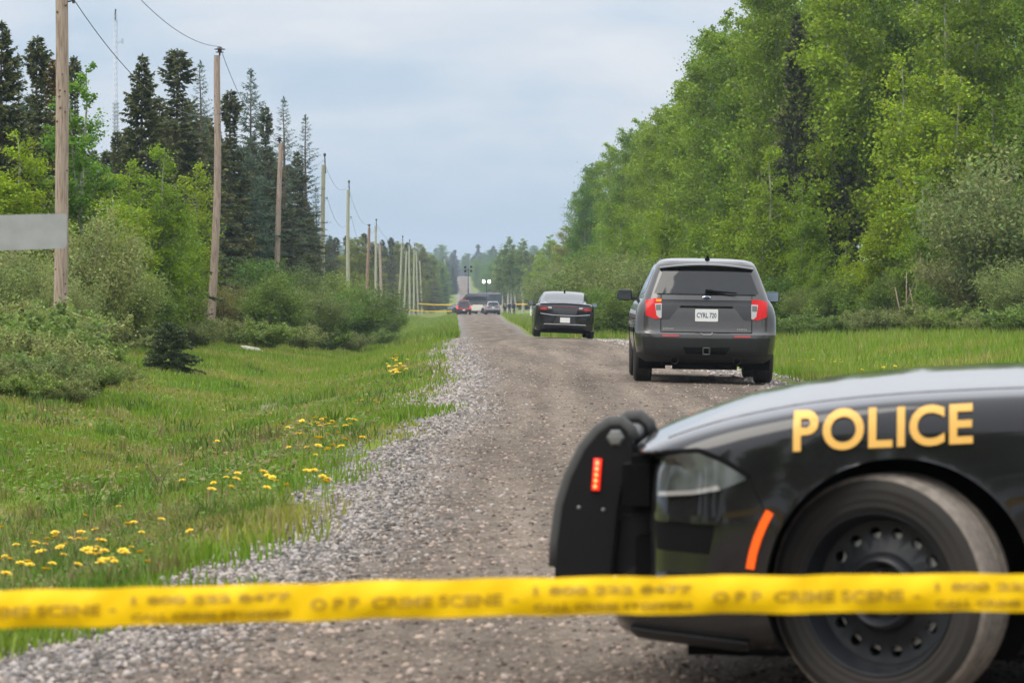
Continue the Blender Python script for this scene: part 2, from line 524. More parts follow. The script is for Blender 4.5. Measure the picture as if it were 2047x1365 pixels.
# ------------------------------------------------------------------ loose stones (nobody could count them)
def rock_protos(n, sub):
    out = []
    for k in range(n):
        bm = bmesh.new()
        if sub: bmesh.ops.create_icosphere(bm, subdivisions=1, radius=0.5)
        else: bmesh.ops.create_cone(bm, cap_ends=True, segments=5, radius1=0.5, radius2=0.28, depth=0.55)
        bmesh.ops.triangulate(bm, faces=bm.faces)
        v = np.array([p.co[:] for p in bm.verts]); f = np.array([[q.index for q in p.verts] for p in bm.faces])
        bm.free()
        r = np.random.default_rng(100 + k + sub * 50)
        v = v * (1 + r.uniform(-0.28, 0.28, (len(v), 1))) * np.array([1.0, r.uniform(0.6, 0.95), r.uniform(0.5, 0.8)])
        out.append((v, f))
    return out

def scatter_rocks(name, x, y, z, size, cols, sub, sink=0.25):
    pr = rock_protos(6, sub)
    V = []; F = []; C = []; base = 0
    which = rng.integers(0, 6, len(x))
    for k in range(6):
        s = np.where(which == k)[0]
        if not len(s): continue
        v, f = pr[k]
        a = rng.uniform(0, 6.28, len(s)); t = rng.uniform(-0.6, 0.6, len(s))
        ca, sa, ct, st = np.cos(a), np.sin(a), np.cos(t), np.sin(t)
        p = v[None] * size[s][:, None, None]
        px, py, pz = p[..., 0], p[..., 1], p[..., 2]
        py, pz = py * ct[:, None] - pz * st[:, None], py * st[:, None] + pz * ct[:, None]
        px, py = px * ca[:, None] - py * sa[:, None], px * sa[:, None] + py * ca[:, None]
        P = np.stack([px + x[s][:, None], py + y[s][:, None], pz + z[s][:, None] + (size[s] * (0.30 - sink))[:, None]], -1)
        V.append(P.reshape(-1, 3))
        F.append((f[None] + (base + np.arange(len(s)) * len(v))[:, None, None]).reshape(-1, 3))
        C.append(np.repeat(cols[s], len(v), 0)); base += len(s) * len(v)
    me = np_mesh(name, np.concatenate(V), np.concatenate(F), np.concatenate(C))
    o = link_mesh(name, me, col_mat("loose_stone", 0.88, 0.25))
    return o

def stone_cols(n, lo=0.075, hi=0.40):
    g = lo + (hi - lo) * rng.uniform(0, 1, n) ** 1.35
    tint = rng.normal(0, 0.035, (n, 1)) * np.array([[1.0, 0.2, -0.8]])
    return np.clip(g[:, None] * (np.array([[1.10, 0.97, 0.87]]) + tint), 0.04, 0.75)

def shoulder_points(n, d0, d1, wid):
    u = rng.uniform(0, 1, n); d = 1 / (1 / d0 + u * (1 / d1 - 1 / d0))
    e = np.abs(rng.normal(0, 1, n)) * wid * 0.55 + rng.uniform(-0.55, 0.35, n)
    return xl(d) + e, d, e
x, d, e = shoulder_points(36000, 10.2, 36, 0.66)
keep = rng.uniform(0, 1, len(e)) < np.where(e < 0, np.clip(1 + e / 0.6, 0, 1) ** 2 * 0.8, 1.0)
x, d, e = x[keep], d[keep], e[keep]
z = np.where(e > 0.0, road_z(x, d) + 0.02, ground_z(x, d))
sz = rng.gamma(3.6, 0.0050, len(x)).clip(0.008, 0.045)
o = scatter_rocks("loose_gravel", x, d, z, sz, stone_cols(len(x)), 1)
tag(o, "pale loose gravel heaped along the left edge of the road", "gravel", kind="stuff")
x, d, e = shoulder_points(17000, 34, 120, 0.5)
z = np.where(e > 0.0, road_z(x, d) + 0.02, ground_z(x, d))
sz = rng.gamma(5.0, 0.0075, len(x)).clip(0.015, 0.075)
o = scatter_rocks("loose_gravel", x, d, z, sz, stone_cols(len(x), 0.10, 0.40), 0)
tag(o, "pale loose gravel strip along the far left road edge", "gravel", kind="stuff")
# right-hand edge
n = 9000
d = rng.uniform(30, 110, n); e = np.abs(rng.normal(0, 0.6, n)) - 0.3
x = xr(d) - e
z = np.where(e > 0.0, road_z(x, d) + 0.02, ground_z(x, d))
o = scatter_rocks("loose_gravel", x, d, z, rng.gamma(6.0, 0.008, n).clip(0.02, 0.09), stone_cols(n, 0.14, 0.5), 0)
tag(o, "loose gravel along the right edge of the road beside the grass", "gravel", kind="stuff")
# small stones on the packed surface
n = 46000
u = rng.uniform(0, 1, n); d = 1 / (1 / 9.8 + u * (1 / 75 - 1 / 9.8))
x = xl(d) + 0.7 + rng.uniform(0, 1, n) ** 1.2 * (xr(d) - xl(d) - 1.0)
o = scatter_rocks("surface_gravel", x, d, road_z(x, d) + 0.02, rng.gamma(3.0, 0.0066, n).clip(0.007, 0.06), stone_cols(n, 0.045, 0.36) * np.array([[1.06, 0.93, 0.84]]), 0, 0.32)
tag(o, "small stones strewn over the packed brown road surface", "gravel", kind="stuff")

# ------------------------------------------------------------------ grass
def patch_noise(x, y):
    return (np.sin(x * 1.1 + 0.5 * y) + np.sin(y * 0.62 - x * 0.7 + 1.7) + np.sin(x * 2.7 - 1.1 * y + 0.4) * 0.7 + np.sin(y * 1.9 + x * 0.3) * 0.6) / 3.3

def blade_colors(n, x, y, fresh=0.0):
    pn = patch_noise(x, y) * 1.5 + rng.normal(0, 0.34, n) - fresh
    t = np.clip((pn + 0.45) / 1.3, 0, 1)[:, None]
    green = np.array([[0.135, 0.240, 0.014]]); olive = np.array([[0.280, 0.285, 0.050]])
    c = green * (1 - t) + olive * t
    dry = rng.uniform(0, 1, n) < 0.05 + 0.30 * np.clip(pn - 0.25, 0, 1)
    c[dry] = np.array([0.30, 0.25, 0.12]) * rng.uniform(0.7, 1.1, (dry.sum(), 1))
    return c * rng.uniform(0.75, 1.3, (n, 1))

def grass_mesh(name, x, y, z, h, w, cols, segs=2):
    n = len(x)
    a = rng.uniform(0, 6.283, n); lean = rng.uniform(0.08, 0.65, n) * h
    dx, dy = np.cos(a) * lean, np.sin(a) * lean
    b = rng.normal(0, 0.55, n)                     # blade faces roughly any way, a bit more to the road
    sx, sy = np.cos(b) * w / 2, np.sin(b) * w / 2
    zero = np.zeros(n)
    if segs == 2:
        P = np.stack([
            np.stack([x - sx, y - sy, z - 0.01], -1), np.stack([x + sx, y + sy, z - 0.01], -1),
            np.stack([x + sx * .8 + dx * .35, y + sy * .8 + dy * .35, z + h * .6], -1), np.stack([x - sx * .8 + dx * .35, y - sy * .8 + dy * .35, z + h * .6], -1),
            np.stack([x + dx, y + dy, z + h], -1)], 1)
        i = np.arange(n)[:, None] * 5
        F = [i + np.array([[0, 1, 2, 3]]), i + np.array([[3, 2, 4]])]
        k = 5
        sh = np.array([0.6, 0.6, 1.0, 1.0, 1.12])
    else:
        P = np.stack([np.stack([x - sx, y - sy, z - 0.01], -1), np.stack([x + sx, y + sy, z - 0.01], -1), np.stack([x + dx, y + dy, z + h], -1)], 1)
        i = np.arange(n)[:, None] * 3
        F = [i + np.array([[0, 1, 2]])]; k = 3
        sh = np.ones(3)
    C = np.repeat(cols, k, 0)
    me = np_mesh(name, P.reshape(-1, 3), F, C)
    return link_mesh(name, me, leaf_mat("grass_blade", 0.5, 0.30, 0.0, 0.0))

def verge_points(n, d0, d1, margin, maxw):
    u = rng.uniform(0, 1, n); d = 1 / (1 / d0 + u * (1 / d1 - 1 / d0))
    lo = np.maximum(-0.159 * d - margin, xl(d) - maxw); hi = xl(d) + 0.55
    return lo + (hi - lo) * rng.uniform(0, 1, n), d
n = 120000
x, d = verge_points(n, 10.6, 32, 0.9, 9)
e = xl(d) - x
keep = rng.uniform(0, 1, n) < np.clip((e + 0.42 + 0.45 * patch_noise(x * 2, d * 2)) / 1.15, 0, 1) ** 1.6
x, d, e = x[keep], d[keep], e[keep]
pn = patch_noise(x * 1.3 + 4, d * 1.3)
h = (0.030 + 0.066 * np.clip(pn + 0.15, 0, 1.5) + 0.022 * np.clip(1.3 - e, 0, 1)) * rng.uniform(0.5, 1.45, len(x))
def verge_z(x, d): return np.where(x > xl(d) - 0.05, np.maximum(ground_z(x, d), road_z(x, d) + 0.02), ground_z(x, d))
o = grass_mesh("grass", x, d, verge_z(x, d), h, rng.uniform(0.006, 0.013, len(x)), blade_colors(len(x), x, d))
tag(o, "fresh green grass on the near verge left of the gravel", "grass", kind="stuff")
n = 150000
x, d = verge_points(n, 31, 125, 1.2, 9.5)
e = xl(d) - x
keep = rng.uniform(0, 1, n) < np.clip((e + 0.35 + 0.4 * patch_noise(x * 2, d * 2)) / 1.0, 0, 1) ** 1.6
x, d = x[keep], d[keep]
h = (0.05 + 0.05 * np.clip(patch_noise(x * 1.3 + 4, d) + 0.35, 0, 1.5)) * rng.uniform(0.5, 1.4, len(x)) * np.clip(d / 45, 0.9, 1.6)
o = grass_mesh("grass", x, d, verge_z(x, d), h, rng.uniform(0.014, 0.03, len(x)), blade_colors(len(x), x, d, 0.12), 1)
tag(o, "green grass of the ditch and bank beyond the near verge", "grass", kind="stuff")
n = 30000
d = 125 * (430 / 125) ** rng.uniform(0, 1, n); x = xl(d) - rng.uniform(-0.2, 7, n)
o = grass_mesh("grass", x, d, ground_z(x, d), rng.uniform(0.12, 0.4, n), rng.uniform(0.06, 0.12, n), blade_colors(n, x, d, 0.35), 1)
tag(o, "bright green grass strip far along the left of the road", "grass", kind="stuff")
n = 110000
d = 42 * (440 / 42) ** (rng.uniform(0, 1, n) ** 1.7); x = xr(d) + rng.uniform(0.0, 1, n) * np.where(d < 125, 14, 7)
h = rng.uniform(0.10, 0.36, n) * np.clip(d / 90, 0.7, 1.3)
o = grass_mesh("grass", x, d, ground_z(x, d), h, np.clip(0.00035 * d, 0.016, 0.10) * rng.uniform(0.7, 1.3, n), blade_colors(n, x, d, 0.25), 1)
tag(o, "long grass on the verge right of the road below the trees", "grass", kind="stuff")

# taller tufts, weeds and dead stalks standing out of the short grass
nt_ = 1500
tx, td = verge_points(nt_, 10.8, 75, 0.9, 9)
k_ = (xl(td) - tx > 0.15) & (patch_noise(tx * 1.1 + 7, td * 0.9) + rng.normal(0, .35, nt_) > 0.05)
tx, td = tx[k_], td[k_]; per = 34
sc_ = np.clip(td / 24, 0.8, 1.7)
bx = np.repeat(tx, per) + rng.normal(0, 1, len(tx) * per) * np.repeat(0.075 * sc_, per); by = np.repeat(td, per) + rng.normal(0, 1, len(tx) * per) * np.repeat(0.10 * sc_, per)
tone = np.repeat(rng.uniform(0.55, 1.25, (len(tx), 1)) * np.where(rng.uniform(0, 1, (len(tx), 1)) < 0.7, np.array([[0.115, 0.21, 0.022]]), np.array([[0.24, 0.23, 0.07]])), per, 0)
o = grass_mesh("grass", bx, by, ground_z(bx, by), np.repeat(rng.uniform(0.07, 0.19, len(tx)) * sc_ ** 0.4, per) * rng.uniform(0.5, 1.15, len(bx)), np.repeat(0.010 * sc_, per) * rng.uniform(0.7, 1.4, len(bx)), tone * rng.uniform(0.75, 1.25, (len(bx), 1)))
tag(o, "taller grass tufts standing out of the short verge", "grass", kind="stuff")
n = 5000
x, d = verge_points(n, 11, 60, 0.9, 9); k_ = (xl(d) - x > 0.3) & (patch_noise(x * 1.5, d * 1.1 + 5) > 0.1); x, d = x[k_], d[k_]
o = grass_mesh("dead_stalks", x, d, ground_z(x, d), rng.uniform(0.10, 0.30, len(x)), 0.004 * np.clip(d / 14, 1, 3), np.array([[0.34, 0.25, 0.14]]) * rng.uniform(0.5, 1.2, (len(x), 1)), 1)
tag(o, "dead straw-coloured stalks scattered through the verge", "grass", kind="stuff")

# low broad leaves among the grass
def cards(c, dirs, nrm, L, W):
    s = np.cross(nrm, dirs); s /= np.linalg.norm(s, axis=1, keepdims=True) + 1e-9
    a = c - dirs * (L / 2)[:, None]; b = c + dirs * (L / 2)[:, None]
    m1 = c + s * (W / 2)[:, None]; m2 = c - s * (W / 2)[:, None]
    P = np.stack([a, m1, b, m2], 1).reshape(-1, 3)
    F = np.arange(len(c) * 4).reshape(-1, 4)
    return P, F
def unit(v): return v / (np.linalg.norm(v, axis=1, keepdims=True) + 1e-9)
n = 60000
x, d = verge_points(n, 10.6, 70, 0.9, 9)
keep = (patch_noise(x * 1.9 + 2, d * 1.6 + 3) + rng.normal(0, 0.3, n) > -0.05) & (xl(d) - x > 0.25)
x, d = x[keep], d[keep]; n = len(x)
c = np.stack([x, d, ground_z(x, d) + rng.uniform(0.01, 0.09, n)], -1)
P, F = cards(c, unit(rng.normal(0, 1, (n, 3)) * [1, 1, 0.4]), unit(rng.normal(0, 0.5, (n, 3)) + [0, -0.3, 1]), rng.uniform(0.02, 0.06, n) * np.clip(d / 22, 0.8, 1.6), rng.uniform(0.012, 0.03, n) * np.clip(d / 22, 0.8, 1.6))
pb_ = np.clip(patch_noise(x * 0.8 + 1, d * 0.5 + 2) * 0.9 + 0.25, 0.1, 0.8)[:, None]
cc = np.where(rng.uniform(0, 1, (n, 1)) > pb_, np.array([[0.125, 0.215, 0.025]]), np.array([[0.25, 0.19, 0.085]])) * rng.uniform(0.5, 1.35, (n, 1))
o = link_mesh("ground_cover", np_mesh("ground_cover", P, F, np.repeat(cc, 4, 0)), leaf_mat("grass_blade"))
tag(o, "low broad-leaved weeds creeping between the grass", "ground cover", kind="stuff")
# ------------------------------------------------------------------ plant builders (each returns two meshes: wood, leaves)
BARK_ASPEN = mat("aspen_bark", (0.34, 0.34, 0.27), 0.85, noise=(7.0, (0.10, 0.095, 0.075), 0.50, 0.72), bump=(12, 0.4, 0.02))
BARK_DARK = mat("spruce_bark", (0.085, 0.065, 0.05), 0.95, noise=(6.0, (0.16, 0.13, 0.105), 0.4, 0.7), bump=(10, 0.6, 0.03))
BARK_WILLOW = mat("willow_bark", (0.17, 0.14, 0.10), 0.9, noise=(9.0, (0.08, 0.065, 0.05), 0.4, 0.7))
LEAF = leaf_mat("tree_leaf", 0.55, 0.40, 0.025, 0.30)
NEEDLE = leaf_mat("needle", 0.6, 0.15, 0.02, 0.25)

def mb_mesh(mb, name):
    me = bpy.data.meshes.new(name); me.from_pydata(mb.v, [], mb.f)
    me.polygons.foreach_set("use_smooth", np.ones(len(me.polygons), dtype=bool)); me.update()
    return me

def interp_path(p, t):
    """p (K,3) polyline, t in 0..1 array"""
    k = len(p) - 1; f = np.clip(t, 0, 0.9999) * k; i = f.astype(int); u = (f - i)[:, None]
    return p[i] * (1 - u) + p[i + 1] * u

def make_aspen(seed, H=13.0, W=2.3, cb=0.22, nleaf=21000, leaf=0.115, col=(0.210, 0.315, 0.014), shape=0.8, limbs=46, multi=1, spread=0.30, bark=None):
    r = np.random.default_rng(seed)
    wood = MB(); ends = []
    for s in range(multi):
        H1 = H * (1.0 if s == 0 else r.uniform(0.7, 0.95))
        off = np.array([0, 0, 0]) if s == 0 else np.array([r.normal(0, 0.3), r.normal(0, 0.3), 0])
        bend = r.normal(0, 0.05, 2) * H1 * (0.5 if s == 0 else 1.6)
        tz = np.linspace(0, 1, 9)
        tp = np.stack([off[0] + bend[0] * tz ** 1.6 + r.normal(0, 0.03, 9), off[1] + bend[1] * tz ** 1.6 + r.normal(0, 0.03, 9), H1 * tz - 0.15], -1)
        r0 = 0.011 * H1
        wood.tube(tp, list(r0 * (1 - tz) ** 0.8 + 0.008), 7, False)
        nl = limbs // multi
        for k in range(nl):
            t = cb + (1 - cb) * ((k + r.uniform(0, 1)) / nl) ** 0.92
            base = interp_path(tp, np.array([t]))[0]
            tt = (t - cb) / (1 - cb)
            env = (max(0.02, tt + 0.12) ** 0.45) * max(0.0, 1.02 - tt) ** shape * 1.45
            Ln = W * env * r.uniform(0.65, 1.15) + 0.25
            az = k * 2.399 + r.normal(0, 0.5)
            el = R(r.uniform(25, 60))
            d = np.array([math.cos(az) * math.cos(el), math.sin(az) * math.cos(el), math.sin(el)])
            p = np.array([base, base + d * Ln * 0.5 + [0, 0, 0.05], base + d * Ln + [0, 0, -0.10 * Ln]])
            rr = r0 * 0.36 * (1 - t) + 0.010
            wood.tube(p, [rr, rr * 0.6, 0.004], 4, False)
            ends.append((p, Ln))
            for q in range(2):
                az2 = az + r.choice([-1, 1]) * r.uniform(0.4, 1.1); st = interp_path(p, np.array([r.uniform(0.25, 0.7)]))[0]
                d2 = np.array([math.cos(az2) * math.cos(el * .7), math.sin(az2) * math.cos(el * .7), math.sin(el * .7)])
                L2 = Ln * r.uniform(0.35, 0.6)
                p2 = np.array([st, st + d2 * L2 * .5, st + d2 * L2 + [0, 0, -0.05]])
                wood.tube(p2, [rr * .5, rr * .35, 0.003], 3, False)
                ends.append((p2, L2))
    w = np.array([e[1] for e in ends]) ** 1.3; w /= w.sum()
    which = r.choice(len(ends), nleaf, p=w)
    # clumps along each limb
    nclump = 5
    t = np.clip((r.integers(0, nclump, nleaf) + 0.7 + r.normal(0, 0.16, nleaf)) / nclump, 0.12, 1.0)
    PP = np.stack([e[0] for e in ends])[which]
    k = 2; f = np.clip(t, 0, 0.9999) * k; i = f.astype(int); u = (f - i)[:, None]
    c = PP[np.arange(nleaf), i] * (1 - u) + PP[np.arange(nleaf), i + 1] * u
    Ls = np.array([e[1] for e in ends])[which]
    c = c + r.normal(0, 1, (nleaf, 3)) * (spread * np.clip(Ls, 0.5, 1.6) * 0.62)[:, None] * [1, 1, 0.8]
    nrm = unit(r.normal(0, 0.75, (nleaf, 3)) + [0, 0, 0.75]); dr = unit(r.normal(0, 1, (nleaf, 3)) * [1, 1, 0.6] + [0, 0, -0.4])
    sz = leaf * r.uniform(0.65, 1.35, nleaf)
    P, F = cards(c, dr, nrm, sz, sz * r.uniform(0.6, 0.85, nleaf))
    limb_tone = r.uniform(0.8, 1.2, len(ends))[which]
    cc = np.array(col)[None] * (limb_tone * r.uniform(0.72, 1.3, nleaf))[:, None] * (1 + r.normal(0, 0.07, (nleaf, 3)))
    return mb_mesh(wood, "trunk"), np_mesh("crown", P, F, np.repeat(np.clip(cc, 0.004, 0.6), 4, 0)), bark or BARK_ASPEN, LEAF, H

def make_spruce(seed, H=14.0, W=2.2, cb=0.05, dens=1.0, col=(0.062, 0.082, 0.028), tip=(0.150, 0.155, 0.048), droop=0.35, club=0.0, sparse=0.0, thin=1.0, needle_len=0.40, power=0.85):
    r = np.random.default_rng(seed)
    wood = MB(); tz = np.linspace(0, 1, 8)
    tp = np.stack([r.normal(0, 0.03, 8), r.normal(0, 0.03, 8), H * tz - 0.1], -1)
    wood.tube(tp, list(0.012 * H * (1 - tz) + 0.01), 7, False)
    C = []; D = []; N = []; Ls = []; Ws = []; CC = []
    z = cb * H; az = r.uniform(0, 6)
    prof = r.uniform(0.82, 1.15, 14)
    while z < H * 0.985:
        t = (z - cb * H) / (H * (1 - cb))
        L0 = W * ((1 - t) ** power) * (0.55 + 0.45 * min(1, t * 6)) * np.interp(t, np.linspace(0, 1, 14), prof) + 0.10
        if club and t > 0.86: L0 += club * math.sin((t - 0.86) / 0.14 * math.pi)
        if club and 0.74 < t <= 0.86: L0 *= 0.55
        nb = 7 if t < 0.8 else 5
        for k in range(nb):
            if r.uniform() < sparse: continue
            a = az + k * 6.283 / nb + r.normal(0, 0.22); L = L0 * r.uniform(0.68, 1.18)
            e0 = R(np.interp(t, [0, 0.5, 0.9, 1], [-14, 2, 32, 60]) + r.normal(0, 6))
            kk = 5; s = np.linspace(0, 1, kk)
            hor = L * s * math.cos(e0); ver = L * s * math.sin(e0) - droop * L * (s ** 1.5) * 0.55 + droop * L * 0.28 * s ** 3
            bp = np.stack([math.cos(a) * hor, math.sin(a) * hor, z + ver], -1)
            wood.tube(bp, list(np.linspace(0.018 * (1 - t) + 0.008, 0.004, kk)), 3, False)
            m = max(12, int(L * 52 * dens))
            u = r.uniform(0.10, 1.0, m) ** 0.8
            pt = interp_path(bp, u)
            side = r.choice([-1, 1], m)
            fw = np.array([math.cos(a), math.sin(a), 0]); lt = np.array([-math.sin(a), math.cos(a), 0])
            ln = needle_len * (1.05 - 0.55 * u) * r.uniform(0.6, 1.25, m) * (0.6 + 0.4 * min(L, 1.6) / 1.6)
            dd = unit(fw[None] * r.uniform(0.3, 1.1, (m, 1)) + lt[None] * (side * r.uniform(0.1, 1.0, m))[:, None] + np.array([[0, 0, 1]]) * r.normal(-0.35, 0.50, (m, 1)))
            C.append(pt + dd * ln[:, None] * 0.45); D.append(dd)
            N.append(unit(r.normal(0, 1.0, (m, 3)) + [0, 0, 0.25])); Ls.append(ln); Ws.append(ln * r.uniform(0.28, 0.46, m) * thin)
            tm = np.clip((u - 0.55) * 1.8 + r.normal(0, 0.25, m), 0, 1)[:, None]
            CC.append((np.array(col)[None] * (1 - tm) + np.array(tip)[None] * tm) * r.uniform(0.65, 1.35, (m, 1)))
        z += (0.30 if t < 0.75 else 0.20) * r.uniform(0.75, 1.25) * (H / 14) ** 0.5; az += 1.1
    # the leader
    m = 26
    C.append(np.stack([r.normal(0, .02, m), r.normal(0, .02, m), H - r.uniform(0, 0.5, m)], -1)); D.append(unit(r.normal(0, .5, (m, 3)) + [0, 0, 1]))
    N.append(unit(r.normal(0, 1, (m, 3)))); Ls.append(np.full(m, 0.16)); Ws.append(np.full(m, 0.04)); CC.append(np.repeat(np.array(col)[None], m, 0))
    C, D, N, Ls, Ws, CC = map(np.concatenate, (C, D, N, Ls, Ws, CC))
    P, F = cards(C, D, N, Ls, Ws)
    return mb_mesh(wood, "trunk"), np_mesh("crown", P, F, np.repeat(np.clip(CC, 0.004, 0.5), 4, 0)), BARK_DARK, NEEDLE, H

def make_shrub(seed, H=3.4, W=2.0, stems=22, nleaf=20000, leaf=0.065, col=(0.145, 0.19, 0.055), low=0.12, aspect=0.5, upright=1.0):
    r = np.random.default_rng(seed)
    wood = MB(); ends = []
    for k in range(stems):
        az = k * 2.399 + r.normal(0, 0.4); out = W * math.sqrt((k + 0.5) / stems) * r.uniform(0.75, 1.1)
        h = H * (1 - 0.42 * ((k + 0.5) / stems) ** 1.5) * r.uniform(0.72, 1.04)
        s = np.linspace(0, 1, 5)
        p = np.stack([math.cos(az) * out * s ** (1.4 * upright) + r.normal(0, .04, 5), math.sin(az) * out * s ** (1.4 * upright) + r.normal(0, .04, 5), h * s ** 0.85 - 0.08], -1)
        wood.tube(p, list(np.linspace(0.022 * H / 3, 0.005, 5)), 4, False)
        ends.append((p, h))
        for q in range(5):
            st = interp_path(p, np.array([r.uniform(low + 0.1, 0.9)]))[0]; a2 = az + r.normal(0, 1.2); L2 = H * r.uniform(0.14, 0.30)
            d = np.array([math.cos(a2) * .7, math.sin(a2) * .7, 0.75])
            p2 = np.stack([st + d * L2 * x for x in np.linspace(0, 1, 5)])
            wood.tube(p2[::2], [0.008, 0.006, 0.003], 3, False)
            ends.append((p2, L2 * 1.8))
    w = np.array([e[1] for e in ends]); w = w / w.sum()
    which = r.choice(len(ends), nleaf, p=w)
    t = np.clip(low + (1.02 - low) * r.uniform(0, 1, nleaf) ** 0.7, 0, 1)
    t = np.round(t * 7) / 7 + r.normal(0, 0.045, nleaf)
    PP = np.stack([e[0] for e in ends])[which]; f = np.clip(t, 0, 0.9999) * 4; i = f.astype(int); u = (f - i)[:, None]
    c = PP[np.arange(nleaf), i] * (1 - u) + PP[np.arange(nleaf), i + 1] * u + r.normal(0, 0.052 * H, (nleaf, 3))
    c[:, 2] = np.maximum(c[:, 2], 0.02)
    nrm = unit(r.normal(0, 0.7, (nleaf, 3)) + [0, 0, 0.7]); dr = unit(r.normal(0, 1, (nleaf, 3)) + [0, 0, 0.45])
    sz = leaf * r.uniform(0.6, 1.4, nleaf)
    P, F = cards(c, dr, nrm, sz, sz * aspect * r.uniform(0.8, 1.2, nleaf))
    tone = r.uniform(0.8, 1.2, len(ends))[which]
    cc = np.array(col)[None] * (tone * r.uniform(0.7, 1.35, nleaf))[:, None] * (1 + r.normal(0, 0.08, (nleaf, 3)))
    return mb_mesh(wood, "stems"), np_mesh("foliage", P, F, np.repeat(np.clip(cc, 0.004, 0.6), 4, 0)), BARK_WILLOW, LEAF, H

PROTO = {}
def proto(key, kind, *a, **k):
    wood, leaves, bm_, lm_, H = kind(*a, **k)
    wood.materials.append(bm_); leaves.materials.append(lm_)
    PROTO[key] = (wood, leaves, H, kind is make_shrub)

def plant(key, name, x, y, height, rzv, label, category, group=None, tint=None, squash=1.0, sink=0.0):
    wood, leaves, H, shrub = PROTO[key]
    o = empty(name, (x, y, gz(x, y) - sink), rzv)
    s = height / H
    o.scale = (s * squash, s * squash, s)
    a = bpy.data.objects.new("stems" if shrub else "trunk", wood); b = bpy.data.objects.new("foliage" if shrub else "crown", leaves)
    for c in (a, b):
        COL.objects.link(c); c.parent = o
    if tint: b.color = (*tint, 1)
    tag(o, label, category, group)
    return o

# deciduous
for k in range(6):
    proto(f"aspen{k}", make_aspen, 11 + k, H=13, W=[2.1, 2.5, 1.8, 2.3, 2.7, 2.0][k], cb=[.16, .2, .12, .25, .18, .1][k], nleaf=24000, leaf=0.12, limbs=[52, 46, 56, 44, 50, 60][k], multi=[1, 2, 1, 2, 1, 1][k])
proto("young0", make_aspen, 31, H=7, W=1.7, cb=0.08, nleaf=19000, leaf=0.085, limbs=44, multi=2, col=(0.235, 0.335, 0.010), spread=0.34)
proto("young1", make_aspen, 32, H=7, W=1.5, cb=0.06, nleaf=19000, leaf=0.085, limbs=48, multi=3, col=(0.225, 0.330, 0.011), spread=0.34)
proto("open_aspen", make_aspen, 37, H=12, W=1.9, cb=0.28, nleaf=11000, leaf=0.13, limbs=42, multi=3, col=(0.15, 0.29, 0.02), spread=0.24)
proto("poplar0", make_aspen, 41, H=14, W=2.9, cb=0.10, nleaf=30000, leaf=0.125, limbs=64, multi=1, col=(0.165, 0.262, 0.017), shape=0.62, spread=0.33)
proto("poplar1", make_aspen, 42, H=14, W=2.6, cb=0.08, nleaf=30000, leaf=0.125, limbs=66, multi=2, col=(0.175, 0.270, 0.015), shape=0.6, spread=0.33)
proto("birch", make_aspen, 51, H=11, W=1.9, cb=0.34, nleaf=7000, leaf=0.17, limbs=40, multi=2, col=(0.175, 0.25, 0.05), spread=0.3, bark=mat("birch_bark", (0.40, 0.39, 0.35), 0.8, noise=(9.0, (0.12, 0.11, 0.10), 0.62, 0.7)))
# conifers
proto("spruce0", make_spruce, 61, H=14, W=3.0, dens=1.25, droop=0.4)
proto("spruce1", make_spruce, 62, H=14, W=2.5, dens=1.25, club=0.25, droop=0.45)
proto("spruce2", make_spruce, 63, H=14, W=1.55, dens=1.5, club=0.32, droop=0.5)
proto("spruce3", make_spruce, 64, H=14, W=3.2, dens=1.15, droop=0.3, power=0.7, sparse=0.1)
proto("larch0", make_spruce, 71, H=13, W=2.1, dens=0.85, col=(0.060, 0.110, 0.052), tip=(0.095, 0.155, 0.075), droop=-0.1, sparse=0.22, thin=0.55, needle_len=0.30, power=0.75)
proto("larch1", make_spruce, 72, H=13, W=1.7, dens=0.75, col=(0.065, 0.115, 0.058), tip=(0.10, 0.16, 0.08), droop=-0.25, sparse=0.30, thin=0.5, needle_len=0.28, power=0.8)
proto("larch2", make_spruce, 73, H=11, W=2.7, dens=1.15, col=(0.048, 0.095, 0.050), tip=(0.075, 0.135, 0.070), droop=0.05, sparse=0.10, thin=0.7, needle_len=0.34, power=0.6)
proto("seedling", make_spruce, 75, H=1.4, W=0.75, dens=3.2, needle_len=0.20, thin=0.8, col=(0.05, 0.085, 0.022), tip=(0.10, 0.13, 0.035), droop=0.15, power=0.7)
# shrubs
for k in range(4):
    proto(f"willow{k}", make_shrub, 81 + k, H=3.6, W=[1.9, 2.3, 1.6, 2.0][k], nleaf=25000, leaf=0.092, col=[(0.225, 0.265, 0.085), (0.20, 0.25, 0.07), (0.165, 0.22, 0.055), (0.235, 0.25, 0.095)][k])
proto("alder0", make_shrub, 91, H=3.0, W=1.8, nleaf=20000, leaf=0.085, col=(0.115, 0.205, 0.026), aspect=0.7)
proto("alder1", make_shrub, 92, H=3.0, W=1.5, nleaf=20000, leaf=0.085, col=(0.145, 0.215, 0.032), aspect=0.7)
proto("bramble0", make_shrub, 95, H=1.0, W=1.1, stems=26, nleaf=11000, leaf=0.060, col=(0.16, 0.235, 0.045), low=0.0, aspect=0.7)
proto("bramble1", make_shrub, 96, H=1.0, W=1.2, stems=26, nleaf=11000, leaf=0.055, col=(0.20, 0.235, 0.07), low=0.0, aspect=0.6)
# ------------------------------------------------------------------ planting
def X_at(px, d): return (px - 1023.5) / FPX * d
def Z_at(py, d): return CAMH - (py - 578.0) / FPX * d
def stand(key, name, px, pytop, d, label, category, group=None, tint=None, squash=1.0):
    x = X_at(px, d); h = Z_at(pytop, d) - gz(x, d)
    return plant(key, name, x, d, h, rng.uniform(0, 6.28), label, category, group, tint, squash)

